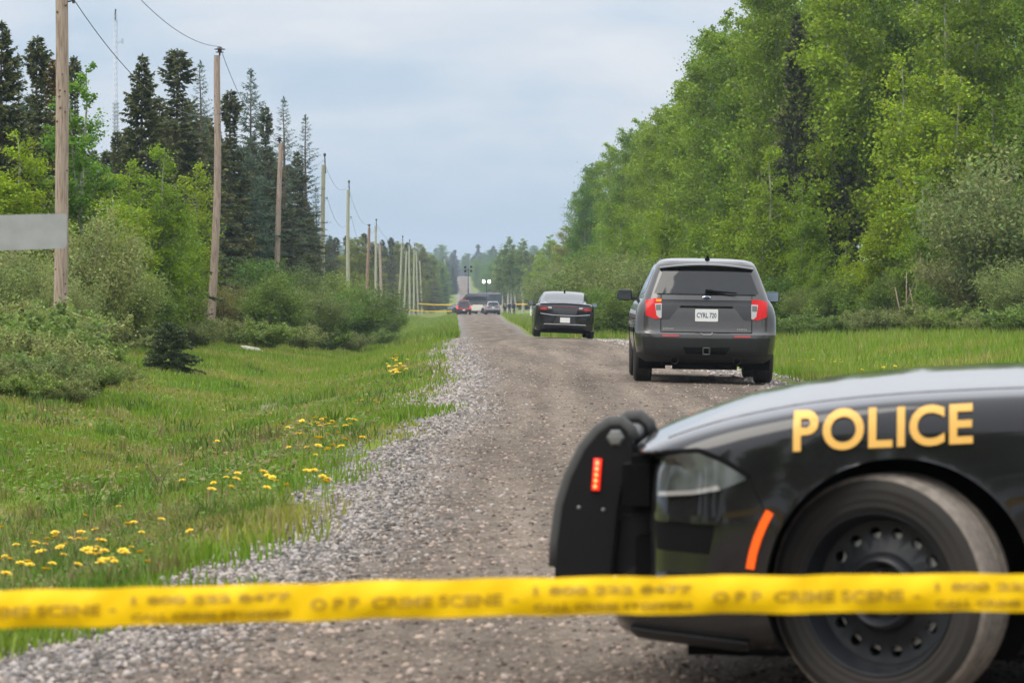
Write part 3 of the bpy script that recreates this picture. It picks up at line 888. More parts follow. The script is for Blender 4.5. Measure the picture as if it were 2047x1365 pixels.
# left of the road: the trees one can tell apart
T = [
 ("spruce0", "spruce_tree", 4, 38, 80, "tall dark spruce cut by the left edge of the picture", None, 1.0),
 ("larch1", "larch_tree", 38, 108, 96, "thin pale larch top between the two leftmost spruces", None, 1.0),
 ("spruce2", "spruce_tree", 76, 72, 86, "slender club-topped spruce standing just left of the nearest pole", None, 1.0),
 ("spruce2", "spruce_tree", 101, 116, 90, "reddish narrow spruce half hidden by the nearest pole", (1.5, 1.0, 0.9), 1.0),
 ("open_aspen", "aspen_tree", 160, 128, 82, "bright green aspen with pale forked trunk right of the nearest pole", None, 1.0),
 ("spruce2", "spruce_tree", 149, 112, 108, "dark spruce tip showing above the bright forked aspen", None, 0.8),
 ("spruce1", "spruce_tree", 236, 262, 108, "short dark spruce at the foot of the radio mast", None, 0.8),
 ("spruce0", "spruce_tree", 286, 106, 99, "broad-armed dark spruce standing right of the radio mast", None, 0.95),
 ("spruce1", "spruce_tree", 355, 98, 115, "tall dark spruce left of the second pole's insulator", None, 1.25),
 ("spruce1", "spruce_tree", 346, 238, 114, "small dense spruce in front of the tall pair left of the second pole", None, 0.85),
 ("larch1", "larch_tree", 402, 122, 121, "sparse larch crown just left of the second pole's top", None, 1.0),
 ("spruce2", "spruce_tree", 462, 180, 129, "thin spiky spruce just right of the second pole", None, 1.1),
 ("larch0", "larch_tree", 502, 138, 168, "tall feathery larch midway between the second and third poles", None, 0.9),
 ("spruce2", "spruce_tree", 531, 212, 172, "narrow dark spruce left of the third pole's top", None, 0.9),
 ("larch1", "larch_tree", 568, 194, 180, "open-crowned larch rising behind the third pole's top", None, 1.1),
 ("larch1", "larch_tree", 611, 230, 188, "open-crowned larch just left of the fourth pole's top", None, 1.1),
 ("larch1", "larch_tree", 632, 372, 206, "low thin larch at the right end of the left tree wall", None, 1.0),
 ("larch2", "larch_tree", 482, 292, 150, "wide blue-green larch filling the gap right of the second pole", None, 1.0),
 ("spruce0", "spruce_tree", 432, 250, 125, "dark spruce mass directly behind the second pole", None, 1.0),
 ("spruce0", "spruce_tree", 594, 300, 184, "dark spruce between the third and fourth poles", None, 0.9),
 ("spruce1", "spruce_tree", 553, 330, 174, "dark low spruce behind the middle of the third pole", None, 1.3),
 ("young1", "aspen_tree", 320, 286, 91, "bright young aspen with thin white stems left of the second pole", None, 1.0),
 ("young0", "aspen_tree", 38, 268, 78, "bright young aspen at the left edge below the tall spruce", None, 1.1),
 ("young1", "aspen_tree", 225, 342, 90, "yellow-green young aspen below the radio mast", None, 1.2),
 ("young0", "aspen_tree", 178, 395, 84, "low yellow-green aspen behind the pale willow", None, 1.3),
 ("young0", "aspen_tree", 278, 420, 88, "low leafy aspen right behind the pale willow's shoulder", None, 1.2),
 ("young1", "aspen_tree", 95, 352, 80, "young aspen directly behind the nearest pole", None, 1.1),
 ("young0", "aspen_tree", 262, 325, 93, "yellow-green young aspen between the mast and the broad-armed spruce's foot", None, 1.1),
 ("young1", "aspen_tree", 62, 300, 82, "bright young aspen left of the nearest pole under the slender spruce", None, 1.1),
 ("young0", "aspen_tree", 395, 330, 112, "young aspen crown showing just left of the second pole", None, 1.0),
 ("young1", "aspen_tree", 372, 420, 96, "low young aspen against the second pole's left side", None, 1.0),
]
for key, nm, px, pt, d, lb, tint, sq in T:
    stand(key, nm, px, pt, d, lb, nm.replace("_tree", "").replace("_", " "), "trees behind the pole line", tint, sq * (1.2 if key.startswith(("spruce", "larch")) else 1.1))
# dark wall filling in behind them
for px, pt, d, k in [(-25, 150, 100, 0), (30, 215, 104, 0), (62, 190, 110, 1), (118, 225, 112, 0), (185, 300, 116, 3), (215, 300, 120, 1), (258, 250, 118, 0), (318, 190, 128, 0), (380, 200, 140, 3), (415, 230, 150, 0),
                     (455, 280, 168, 1), (505, 270, 182, 0), (540, 290, 190, 0), (575, 330, 194, 1), (612, 400, 200, 0), (628, 450, 215, 3), (640, 490, 240, 1), (-60, 120, 95, 0), (-70, 260, 82, 1)]:
    stand(f"spruce{k}", "spruce_tree", px, pt, d, "dark spruce in the dense wall behind the left-hand trees", "spruce", "dense spruces behind the left-hand trees", None, 1.45)

# willow and alder thicket under the poles
S = [
 ("willow0", 178, 442, 74, "tall pale willow bush right behind the nearest pole", 1.0),
 ("willow1", 60, 505, 72, "pale willow bush left of the nearest pole", 1.15),
 ("willow3", -10, 490, 74, "pale willow bush cut by the left edge of the picture", 1.1),
 ("willow2", 250, 530, 77, "darker willow bush sloping down right of the tall pale one", 1.15),
 ("willow0", 120, 560, 70, "leafy willow around the foot of the nearest pole", 1.1),
 ("alder1", 300, 575, 82, "olive bush left of the second pole behind the little spruce", 1.1),
 ("willow3", 350, 560, 96, "grey-green bush left of the second pole's foot", 1.1),
 ("willow3", 452, 572, 112, "straw-tinted willow bush at the second pole's foot", 1.0),
 ("alder0", 500, 525, 122, "green bush between the second and third poles", 1.2),
 ("willow1", 478, 560, 118, "pale bush just right of the second pole", 1.0),
 ("alder1", 545, 560, 110, "round olive bush in front of the third pole's foot", 1.3),
 ("willow2", 590, 530, 126, "tall olive bush right of the third pole", 1.2),
 ("willow1", 620, 570, 116, "olive bush in front of the fourth pole's foot", 1.2),
 ("alder0", 660, 590, 126, "dark green bush between the fourth and fifth poles", 1.2),
 ("alder1", 712, 585, 138, "dark green bush right of the fifth pole's foot", 1.2),
 ("willow2", 745, 572, 158, "olive bush in front of the leaning brown pole", 1.2),
 ("alder0", 768, 600, 170, "last green bush before the close group of grey poles", 1.1),
 ("alder1", 690, 560, 165, "bush behind the fifth pole's foot", 1.3),
]
for key, px, pt, d, lb, sq in S:
    stand(key, "willow_bush" if key.startswith("w") else "alder_bush", px, pt, d, lb, "bush", "bushes below the poles", (1.25, 1.05, 0.95) if "straw" in lb else None, sq)
for px, d, h, k in [(-15, 56, 1.0, 0), (35, 53, 0.9, 1), (85, 55, 1.0, 0), (130, 52, 0.75, 1), (170, 55, 0.75, 0), (215, 53, 0.5, 1), (60, 60, 1.2, 0), (10, 62, 1.3, 1), (150, 62, 1.1, 1), (105, 64, 1.2, 0), (30, 47.5, 0.7, 0), (100, 47, 0.65, 1), (170, 48.5, 0.55, 0), (-20, 46.5, 0.6, 1), (60, 45.5, 0.45, 0), (140, 45.8, 0.4, 1),
                    (395, 92, 0.9, 1), (470, 98, 0.9, 1), (530, 97, 1.0, 0), (600, 106, 0.9, 1), (655, 116, 0.9, 0), (705, 124, 0.8, 1), (755, 142, 1.0, 0)]:
    plant(f"bramble{k}", "bramble_bush", X_at(px, d), d, h, rng.uniform(0, 6.28), "low tangled bramble along the foot of the left-hand bushes" if px < 300 else "low bramble fringing the bushes beyond the second pole", "bramble",
          "brambles below the left-hand bushes" if px < 300 else "brambles beyond the second pole", None, 1.2)
plant("seedling", "spruce_seedling", X_at(341, 63), 63, 0.98, 1.0, "knee-high young spruce alone on the grass bank below the bushes", "spruce", None, None, 1.15)

# far side of the left-hand bend: dark mixed wood behind the close group of poles
for i, (px, pt, d, k) in enumerate([(655, 500, 260, "spruce0"), (672, 474, 285, "spruce1"), (694, 470, 290, "spruce2"), (712, 478, 280, "poplar0"), (728, 466, 300, "spruce1"), (748, 484, 310, "poplar1"), (764, 478, 320, "spruce0"),
        (782, 474, 335, "spruce2"), (800, 486, 350, "poplar0"), (815, 484, 365, "spruce1"), (832, 486, 380, "poplar1"), (846, 492, 410, "spruce0"), (856, 512, 440, "poplar0"), (866, 534, 480, "spruce1"), (640, 520, 240, "spruce1"),
        (680, 540, 250, "poplar1"), (705, 545, 265, "poplar0"), (735, 545, 285, "poplar1"), (765, 545, 305, "poplar0"), (795, 548, 330, "poplar1"), (822, 552, 355, "poplar0"), (845, 556, 390, "poplar1"), (862, 566, 430, "poplar0"), (660, 470, 310, "spruce0"), (700, 480, 330, "spruce0"), (745, 486, 350, "spruce0"), (790, 490, 380, "spruce0"), (825, 497, 420, "spruce0")]):
    stand(k, "spruce_tree" if k.startswith("s") else "poplar_tree", px, pt, d + (130 if px > 745 else 60), "dark spruce in the low wood behind the close group of poles" if k.startswith("s") else "dull brown-green tree in the low wood behind the close group of poles",
          "spruce" if k.startswith("s") else "tree", "spruces behind the close group of poles" if k.startswith("s") else "leafy trees behind the close group of poles", (1.15, 0.85, 0.95) if k.startswith("p") else (1.0, 1.0, 1.1), 1.5)

# right of the road: tall leafy wall
def F_right(d): return float(np.interp(d, [92, 100, 108, 116, 130, 150, 200, 300, 430], [19, 17, 13.6, 10.4, 9.0, 7.9, 6.9, 5.8, 4.6]))
_tp = ([1165, 1200, 1240, 1290, 1340, 1362, 1390, 1420, 1450, 1480, 1520, 1700, 2200], [378, 312, 268, 236, 222, 190, 118, 70, 48, 8, -55, -130, -200])
tall = []
for d0, off in [(103, 2.0), (106, 4.5), (109, 1.5), (112, 3.5), (112, 6.5), (116, 1.6), (118, 4.4), (121, 2.2), (125, 1.0), (128, 3.2), (133, 1.2), (138, 2.6), (143, 0.9), (150, 1.8), (157, 0.8), (165, 1.9), (173, 0.9), (182, 2.0), (190, 0.8), (200, 1.8), (212, 0.9), (224, 1.7), (238, 0.8), (252, 1.7), (268, 0.8), (284, 1.4), (299, 0.6), (108, 8), (115, 9.5), (104, 6), (122, 6.5), (130, 5.5), (124, 9), (128, 11), (120, 12), (135, 8), (140, 5), (146, 4.2), (155, 4.5), (112, 12), (118, 14.5), (126, 14), (133, 3.8), (168, 4), (180, 4), (196, 4), (215, 3.6), (240, 3.4)]:
    tall.append((F_right(d0) + off, d0))
kinds = ["poplar0", "aspen0", "poplar1", "aspen1", "poplar0", "aspen4", "poplar1", "aspen3"]
for i, (x, d) in enumerate(tall):
    px = 1023.5 + FPX * x / d
    top = float(np.interp(px, *_tp)) + rng.uniform(0, 22) * (1 if px < 1500 else -3)
    h = Z_at(top, d) - gz(x, d)
    k = kinds[i % 8]
    sq = float(np.clip(0.95 * (14 / h) ** 0.5, 0.85, 1.25))
    far = d > 150
    plant(k, "poplar_tree" if k.startswith("p") else "aspen_tree", x, d, h, rng.uniform(0, 6.28),
          ("tall leafy poplar in the tree wall " if k.startswith("p") else "tall leafy aspen in the tree wall ") + ("beyond the two parked vehicles" if far else "right of the dark SUV"),
          "poplar" if k.startswith("p") else "aspen", ("poplars" if k.startswith("p") else "aspens") + (" of the far right tree wall" if far else " of the near right tree wall"), None, sq)
# dark spruces caught in the wall
for px, pt, d, lb, sq in [(1592, 20, 117, "dark spruce column showing high between the poplars right of the SUV", 0.8), (1685, 205, 116, "dark spruce filling a gap halfway up the right tree wall", 0.95), (1640, 240, 119, "dark spruce just left of the dark gap in the right wall", 0.9),
                          (1975, 60, 116, "dark spruce near the top right corner behind the poplars", 0.8), (1545, 430, 118, "short dark spruce behind the SUV's right roof edge", 0.9), (1168, 372, 262, "dark narrow spruce at the left end of the right tree wall", 0.9)]:
    stand("spruce0" if px != 1168 else "poplar0", "spruce_tree" if px != 1168 else "poplar_tree", px, pt, d, lb if px != 1168 else "dark poplar at the left end of the right tree wall", "spruce" if px != 1168 else "poplar", None, None if px != 1168 else (0.6, 0.75, 0.9), sq)
# bright young growth in front
Y_ = [
 (1800, 118, 107, "young0", "tallest bright young aspen standing out of the right wall", 1.0),
 (1850, 345, 103, "young1", "bright yellow-green young aspen above the pinkish stems", 1.15),
 (1762, 420, 106, "young0", "yellow-green young aspen left of the pinkish stems", 1.1),
 (1905, 140, 105, "young1", "bright leafy aspen right of the tallest young one", 1.2),
 (1545, 290, 115, "young1", "light green aspen with a thin pale trunk right of the SUV roof", 1.0),
 (1602, 360, 112, "young0", "light green aspen in front of the dark spruce column", 1.0),
 (1980, 200, 106, "young0", "mid-green aspen near the right edge of the picture", 1.2),
 (1690, 480, 109, "young1", "low bright aspen in front of the dark gap", 1.1),
 (1625, 520, 110, "young0", "low leafy aspen right of the SUV mirror", 1.1),
 (1480, 330, 128, "young1", "mid-green aspen above the SUV roof's right half", 1.1),
 (1425, 400, 134, "young0", "mid-green aspen above the middle of the SUV roof", 1.2),
 (1330, 375, 150, "young0", "yellow-green aspen above the SUV roof's left edge", 1.1),
 (1375, 440, 142, "young1", "low leafy aspen directly behind the SUV roof", 1.2),
 (1290, 430, 165, "young1", "low leafy aspen left of the SUV roof", 1.2),
 (1240, 420, 190, "young0", "bright aspen between the SUV mirror and the distant bend", 1.2),
 (1205, 450, 220, "young1", "bright low aspen behind the black sedan's right side", 1.3),
]
for px, pt, d, k, lb, sq in Y_:
    stand(k, "aspen_tree", px, pt, d, lb, "aspen", "young aspens in front of the right tree wall", None, sq)
# shrubs along the foot of the wall
B_ = [
 (2010, 322, 97, "willow0", "tall pale willow bush at the right edge of the picture", 1.05),
 (1960, 470, 99, "willow3", "pale willow leaning out left of the tall one", 1.2),
 (2040, 520, 93, "willow1", "low pale willow in the right-hand corner", 1.2),
 (1900, 540, 101, "alder0", "round green alder right of the pinkish stems", 1.2),
 (1830, 520, 104, "willow2", "olive thicket over the pinkish bare stems", 1.1),
 (1775, 560, 105, "alder1", "yellow-green alder left of the pinkish stems", 1.2),
 (1720, 555, 107, "alder0", "dark green alder at the foot of the dark gap", 1.2),
 (1665, 565, 108, "alder1", "yellow-green alder two bushes right of the SUV", 1.2),
 (1615, 570, 110, "willow2", "olive bush just right of the SUV mirror", 1.2),
 (1575, 560, 112, "alder0", "green bush peeking out behind the SUV's right side", 1.2),
 (1320, 510, 150, "willow2", "olive bush behind the SUV's left roof edge", 1.3),
 (1265, 520, 145, "willow1", "olive bush behind the SUV's left mirror", 1.3),
 (1225, 500, 160, "willow2", "tall olive bush between the SUV and the black sedan", 1.3),
 (1238, 590, 125, "alder1", "low green bush right of the black sedan", 1.3),
 (1205, 580, 138, "alder0", "low green bush at the black sedan's right mirror", 1.3),
 (1180, 520, 200, "alder1", "green bush above the black sedan's right shoulder", 1.3),
 (1135, 530, 250, "willow0", "pale willow above the black sedan's roof", 1.3),
 (1100, 560, 300, "willow1", "pale bush behind the black sedan's left mirror", 1.5),
 (1160, 500, 270, "poplar1", "brownish leafy tree above the black sedan", 1.3),
]
for px, pt, d, k, lb, sq in B_:
    stand(k, {"w": "willow_bush", "a": "alder_bush", "p": "poplar_tree"}[k[0]], px, pt, d, lb, "tree" if k[0] == "p" else "bush", "bushes along the foot of the right tree wall", (1.2, 0.95, 0.8) if k[0] == "p" else None, sq)
for px, d in [(1590, 104), (1640, 103), (1690, 102), (1745, 100), (1800, 101), (1855, 98), (1910, 95), (1965, 92), (2020, 88), (1250, 128), (1210, 140)]:
    plant(f"bramble{int(px) % 2}", "bramble_bush", X_at(px, d), d, rng.uniform(0.6, 1.2), rng.uniform(0, 6.28), "low bramble along the foot of the right tree wall", "bramble", "brambles below the right tree wall", None, 1.3)
# bare pinkish stems showing through
stem_m = mat("bare_stem", (0.30, 0.22, 0.17), 0.9)
for i, px in enumerate([1803, 1812, 1826, 1832, 1858, 1872, 1880]):
    d = 101.5 + 0.5 * (i % 3); x = X_at(px, d); z = gz(x, d); mb = MB(); h = 1.5 + 0.5 * ((i * 7) % 3)
    mb.tube([(x, d, z - 0.1), (x + 0.06 * (i % 3 - 1), d, z + h * .5), (x + 0.22 * (i % 3 - 1), d, z + h)], [0.028, 0.022, 0.012], 6)
    mb.tube([(x + 0.03 * (i % 3 - 1), d, z + h * .45), (x + 0.3, d - .1, z + h * .95)], [0.014, 0.006], 5)
    tag(mb.build("bare_sapling", stem_m, None, True), "bare pinkish sapling stem at the foot of the bright young aspens", "sapling", "bare stems at the foot of the right tree wall")

# beyond the stopped vehicles
for px, pt, d, k, lb, tint in [
 (1016, 474, 480, "birch", "pale-trunked birch right behind the standing officers", None), (1046, 478, 505, "birch", "second pale-trunked birch right of the officers", None),
 (1000, 500, 520, "birch", "thin birch left of the officers' birches", None), (1030, 500, 540, "birch", "thin birch between the two pale-trunked ones", None),
 (1128, 452, 350, "poplar1", "brownish budding tree left of the right-hand wall", (1.55, 0.95, 0.7)), (1150, 446, 345, "aspen2", "pale budding tree with bare top left of the right-hand wall", (1.5, 1.1, 1.3)),
 (1100, 470, 400, "aspen1", "soft green tree right of the far birches", None), (1080, 500, 440, "aspen0", "low green tree right of the far birches", None), (1068, 520, 470, "aspen3", "low green tree just right of the officers", None),
 (1112, 500, 380, "aspen5", "green tree in front of the brownish budding one", None)]:
    stand(k, "birch_tree" if k == "birch" else "aspen_tree", px, pt, d, lb, "birch" if k == "birch" else "tree", "trees beyond the black sedan", tint, 1.3)
far_k = ["poplar0", "spruce0", "poplar1", "spruce1", "aspen0", "spruce3"]
i = 0
for px0, px1, t0, t1, d0, d1, n in [(870, 905, 545, 530, 560, 900, 9), (850, 900, 520, 528, 700, 1000, 8), (950, 1000, 520, 512, 600, 900, 12), (1000, 1085, 505, 508, 560, 750, 14), (952, 985, 540, 530, 560, 700, 7)]:
    for q in range(n):
        t = (q + 0.5) / n; d = rng.uniform(d0, d1); k = far_k[i % 6]; i += 1
        px = px0 + (px1 - px0) * t
        if abs(X_at(px, d) - float(xl(d) + xr(d)) / 2) < 5.5: continue
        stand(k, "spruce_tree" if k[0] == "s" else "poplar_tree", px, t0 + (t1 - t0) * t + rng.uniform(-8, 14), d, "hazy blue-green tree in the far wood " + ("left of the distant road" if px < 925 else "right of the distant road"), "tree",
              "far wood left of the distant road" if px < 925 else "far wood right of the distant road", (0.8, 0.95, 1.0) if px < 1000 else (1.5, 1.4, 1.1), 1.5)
for q in range(84):
    d = rng.uniform(1330, 1480); x = -85 + 130 * (q + rng.uniform(0, 1)) / 84
    k = far_k[q % 6]
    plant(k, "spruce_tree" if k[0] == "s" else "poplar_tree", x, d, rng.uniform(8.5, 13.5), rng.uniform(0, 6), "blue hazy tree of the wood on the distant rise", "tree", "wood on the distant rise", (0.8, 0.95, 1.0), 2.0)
for q in range(84):
    d = rng.uniform(920, 1300); sgn = -1 if q % 2 else 1
    x = float(xl(d) if sgn < 0 else xr(d)) + sgn * (1.2 + rng.uniform(0, 1) ** 1.5 * 11); k = far_k[q % 6]
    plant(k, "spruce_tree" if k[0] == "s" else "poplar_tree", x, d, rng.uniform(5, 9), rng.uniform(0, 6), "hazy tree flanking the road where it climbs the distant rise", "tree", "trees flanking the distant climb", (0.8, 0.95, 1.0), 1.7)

# more wood, added unseen behind and beside the viewpoint to darken the cars' reflections
wood = empty("wood", (0, -30, 0))
for q in range(46):
    a = rng.uniform(R(95), R(265)) if q < 30 else (rng.uniform(R(35), R(95)) * (1 if q % 2 else -1))
    rr = rng.uniform(24, 44); x, y = math.sin(a) * rr, math.cos(a) * rr
    k = ["poplar0", "aspen0", "spruce0", "poplar1", "aspen4", "willow1"][q % 6]
    w_, l_, H_, _s = PROTO[k]
    s = (rng.uniform(10, 15) if k != "willow1" else 4.5) / H_
    for me_, nm_ in ((w_, "trunk"), (l_, "crown")):
        c = bpy.data.objects.new(nm_, me_); COL.objects.link(c); c.parent = wood; c.location = (x, y + 30, -0.1); c.scale = (s * 1.3, s * 1.3, s); c.rotation_euler = (0, 0, q * 1.7)
tag(wood, "unseen wood added behind the viewpoint, outside the picture, to darken reflections", "wood", kind="stuff")
# ------------------------------------------------------------------ utility poles
POLE_BROWN = mat("weathered_pine", (0.40, 0.305, 0.245), 0.9, noise=(7.0, (0.15, 0.105, 0.08), 0.46, 0.78), bump=(18, 0.9, 0.03))
POLE_GREEN = mat("treated_pine", (0.36, 0.36, 0.26), 0.9, noise=(5.0, (0.26, 0.25, 0.18), 0.42, 0.75), bump=(18, 0.5, 0.02))
POLE_RED = mat("red_brown_pine", (0.30, 0.185, 0.145), 0.9, noise=(5.0, (0.17, 0.11, 0.085), 0.4, 0.7), bump=(18, 0.5, 0.02))
def streak(m):
    # long grain: stretch the noise along the pole
    nt = m.node_tree
    for n in [n for n in nt.nodes if n.type == 'TEX_NOISE']:
        mp = nt.nodes.new("ShaderNodeMapping"); mp.inputs["Scale"].default_value = (4.0, 4.0, 0.35)
        src = n.inputs["Vector"].links[0].from_socket
        nt.links.new(src, mp.inputs[0]); nt.links.new(mp.outputs[0], n.inputs["Vector"])
for m_ in (POLE_BROWN, POLE_GREEN, POLE_RED): streak(m_)
KNOT = mat("pine_knot", (0.16, 0.10, 0.07), 0.9)
DARK_IRON = mat("dark_iron", (0.03, 0.03, 0.032), 0.5, 0.6)
PORCELAIN = mat("brown_porcelain", (0.035, 0.025, 0.022), 0.25)
poles = {}
def utility_pole(i, pxb, pxt, pyt, d, m, r0, r1, cap, label, knots=0, kink=0.0, group="utility poles along the left"):
    xb = X_at(pxb, d); xt = X_at(pxt, d); zt = Z_at(pyt, d); zb = gz(xb, d)
    root = empty("utility_pole", (xb, d, zb))
    H = zt - zb; dx = xt - xb
    n = 14
    def px_(t): return dx * t + kink * math.sin(t * math.pi * 1.3) + 0.012 * math.sin(t * 9 + i)
    pts = [(px_(k / n), 0.01 * math.sin(k * 1.7 + i), -0.5 if k == 0 else H * k / n) for k in range(n + 1)]
    mb = MB(); mb.tube(pts, [r0 + (r1 - r0) * k / n for k in range(n + 1)], 16)
    mb.build("shaft", m, root, True, auto=0.9)
    rr = random.Random(i * 13)
    for k in range(knots):
        t = rr.uniform(0.03, 0.97); a = rr.uniform(math.pi * 1.08, math.pi * 1.92); r = r0 + (r1 - r0) * t
        c = Vector((px_(t) + math.cos(a) * r * 0.99, math.sin(a) * r * 0.99, H * t))
        kb = MB(); kb.tube([c - Vector((math.cos(a), math.sin(a), 0)) * 0.02, c + Vector((math.cos(a), math.sin(a), -0.3)) * rr.uniform(0.008, 0.018), c + Vector((math.cos(a), math.sin(a), -0.3)) * 0.02], [rr.uniform(0.022, 0.04), rr.uniform(0.015, 0.028), 0.006], 7)
        kb.build("knot", KNOT, root, True)
    top = Vector((dx, 0, H))
    if cap == 'insulator':
        mb = MB(); mb.tube([top, top + Vector((0, 0, 0.20))], 0.03, 8); mb.build("pin", DARK_IRON, root, True)
        mb = MB(); mb.lathe([(0.0, 0.30), (0.07, 0.29), (0.09, 0.25), (0.19, 0.22), (0.19, 0.20), (0.07, 0.19), (0.07, 0.14), (0.14, 0.12), (0.14, 0.10), (0.05, 0.09), (0.0, 0.08)], 14, 'z', tuple(top))
        mb.build("insulator", PORCELAIN, root, True, auto=0.6)
    elif cap == 'pin':
        mb = MB(); mb.tube([top - Vector((0, 0.0, 0.5)) + Vector((r1, 0, 0)), top + Vector((r1 * .6, 0, 0.5))], 0.035, 8); mb.build("pin", DARK_IRON, root, True)
        mb = MB(); mb.lathe([(0.0, 0.2), (0.07, 0.18), (0.085, 0.06), (0.05, 0.0), (0.0, -0.02)], 10, 'z', tuple(top + Vector((r1 * .6, 0, 0.5)))); mb.build("insulator", PORCELAIN, root, True)
    # neutral bracket lower down
    t = 0.80; b = Vector((px_(t), 0, H * t)); r = r0 + (r1 - r0) * t
    mb = MB(); mb.tube([b + Vector((r, 0, 0)), b + Vector((r + 0.12, 0, 0.02))], 0.02, 6); mb.box((b.x + r + 0.12, 0, b.z + 0.02), (0.05, 0.06, 0.12)); mb.build("bracket", DARK_IRON, root)
    tag(root, label, "utility pole", group)
    W = Vector((xb, d, zb))
    poles[i] = (W + top + Vector((0, 0, 0.3)), W + b + Vector((r + 0.12, 0, 0.05)))
    return root
utility_pole(1, 117, 126, -172, 69, POLE_BROWN, 0.150, 0.130, 'insulator', "nearest knotty brown utility pole, cut by the top of the picture", 20, 0.05)
utility_pole(2, 418, 440, 112, 110, POLE_BROWN, 0.150, 0.105, 'insulator', "second brown utility pole with black insulator on its top", 12, 0.10)
utility_pole(3, 558, 559, 287, 150, POLE_BROWN, 0.145, 0.105, 'insulator', "third utility pole, crooked and brown, against dark spruces", 6, -0.10)
utility_pole(4, 643, 647, 330, 190, POLE_GREEN, 0.145, 0.12, 'pin', "grey-green utility pole at the right end of the left tree wall", 2)
utility_pole(5, 695, 696, 380, 232, POLE_GREEN, 0.15, 0.11, 'pin', "grey-green utility pole standing against open sky above bushes", 2)
utility_pole(6, 731, 738, 455, 275, POLE_RED, 0.15, 0.11, 'insulator', "leaning red-brown utility pole right of the two grey-green ones")
utility_pole(7, 752, 751, 452, 312, POLE_GREEN, 0.14, 0.10, 'pin', "straight pale pole just right of the leaning red-brown one")
utility_pole(8, 764, 759, 488, 335, POLE_BROWN, 0.16, 0.12, None, "short brown pole leaning left behind the straight pale one")
utility_pole(9, 796, 804, 484, 352, POLE_GREEN, 0.14, 0.10, 'pin', "first pole of the close group, leaning right, bottom in grass")
utility_pole(10, 807, 813, 502, 392, POLE_GREEN, 0.14, 0.10, None, "second pole of the close group, leaning right")
utility_pole(11, 819, 818, 490, 408, POLE_GREEN, 0.14, 0.10, 'pin', "straight third pole of the close group")
utility_pole(12, 827, 828, 499, 430, POLE_GREEN, 0.14, 0.10, 'pin', "fourth pole of the close group")
utility_pole(13, 836, 832, 503, 465, POLE_GREEN, 0.14, 0.10, None, "fifth pole of the close group, leaning left")
utility_pole(14, 844, 839, 522, 505, POLE_GREEN, 0.14, 0.10, None, "last and shortest pole of the close group")
utility_pole(15, 889, 889, 518, 760, POLE_GREEN, 0.26, 0.2, 'pin', "lone far pole against hazy trees left of the distant road")

# wires
WIRE = mat("wire", (0.10, 0.10, 0.11), 0.5, 0.4)
def wire(a, b, sag, r, label, group):
    a, b = Vector(a), Vector(b)
    pts = []
    for k in range(25):
        t = k / 24; p = a.lerp(b, t); p.z -= sag * 4 * t * (1 - t); pts.append(p)
    mb = MB(); mb.tube(pts, r, 5)
    tag(mb.build("overhead_wire", WIRE, None, True), label, "wire", group)
ords = ["", "first", "second", "third", "fourth", "fifth", "sixth", "seventh", "eighth", "ninth", "tenth", "eleventh", "twelfth"]
seq = [1, 2, 3, 4, 5, 6, 7, 9, 11, 12]
for n_, (i, j) in enumerate(zip(seq[:-1], seq[1:])):
    s_ = 0.75 if n_ == 0 else 0.9
    rad = 0.010
    nm = [f"{ords[i]} and {ords[j]} poles"][0]
    wire(poles[i][0], poles[j][0], s_, rad, f"upper overhead wire hanging between the {nm}", "overhead wires on the left-hand poles")
    wire(poles[i][1], poles[j][1], s_ * 1.3, rad, f"lower overhead wire hanging between the {nm}", "overhead wires on the left-hand poles")
# the wires come in from a pole behind the viewer
_p0 = (poles[1][0] + Vector((1.2, -45, 0.6)), poles[1][1] + Vector((1.2, -45, 0.6)))

# ------------------------------------------------------------------ radio mast far behind the trees
d = 330; xm = X_at(232, d); zb = gz(xm, d); zt = Z_at(22, d)
root = empty("radio_mast", (xm, d, zb)); H = zt - zb
MAST = mat("galvanised_mast", (0.42, 0.46, 0.52), 0.5, 0.4)
rr = 0.20
for k in range(3):
    a = k * 2.094 + 0.4; mb = MB()
    mb.tube([(math.cos(a) * rr, math.sin(a) * rr, -0.3), (math.cos(a) * rr, math.sin(a) * rr, H - 1)], 0.05, 6)
    mb.build("lattice_leg", MAST, root, True)
mb = MB(); nz = int(H / 0.55)
for z_ in range(nz):
    z0 = z_ * 0.55
    for k in range(3):
        a, b = k * 2.094 + 0.4, (k + 1) * 2.094 + 0.4
        mb.tube([(math.cos(a) * rr, math.sin(a) * rr, z0), (math.cos(b) * rr, math.sin(b) * rr, z0 + 0.5)], 0.025, 4)
mb.build("lattice_brace", MAST, root)
mb = MB(); mb.tube([(0, 0, H - 1.2), (0, 0, H)], 0.06, 6); mb.box((0.02, 0, H), (0.14, 0.14, 0.22)); mb.build("top_rod", DARK_IRON, root)
mb = MB()
for q in range(9):
    z0 = Z_at(268 - q * 7.5, d) - zb; mb.lathe([(0.24, -0.08), (0.36, -0.08), (0.36, 0.08), (0.24, 0.08)], 10, 'z', (0, 0, z0))
mb.build("antenna_ring", MAST, root)
mb = MB(); mb.tube([(0.1, -0.2, Z_at(88, d) - zb), (0.75, -0.4, Z_at(84, d) - zb)], 0.04, 5); mb.box((0.75, -0.4, Z_at(84, d) - zb), (0.2, 0.2, 0.5)); mb.build("side_antenna", MAST, root)
tag(root, "thin grey lattice radio mast rising behind the left-hand spruces", "radio mast")

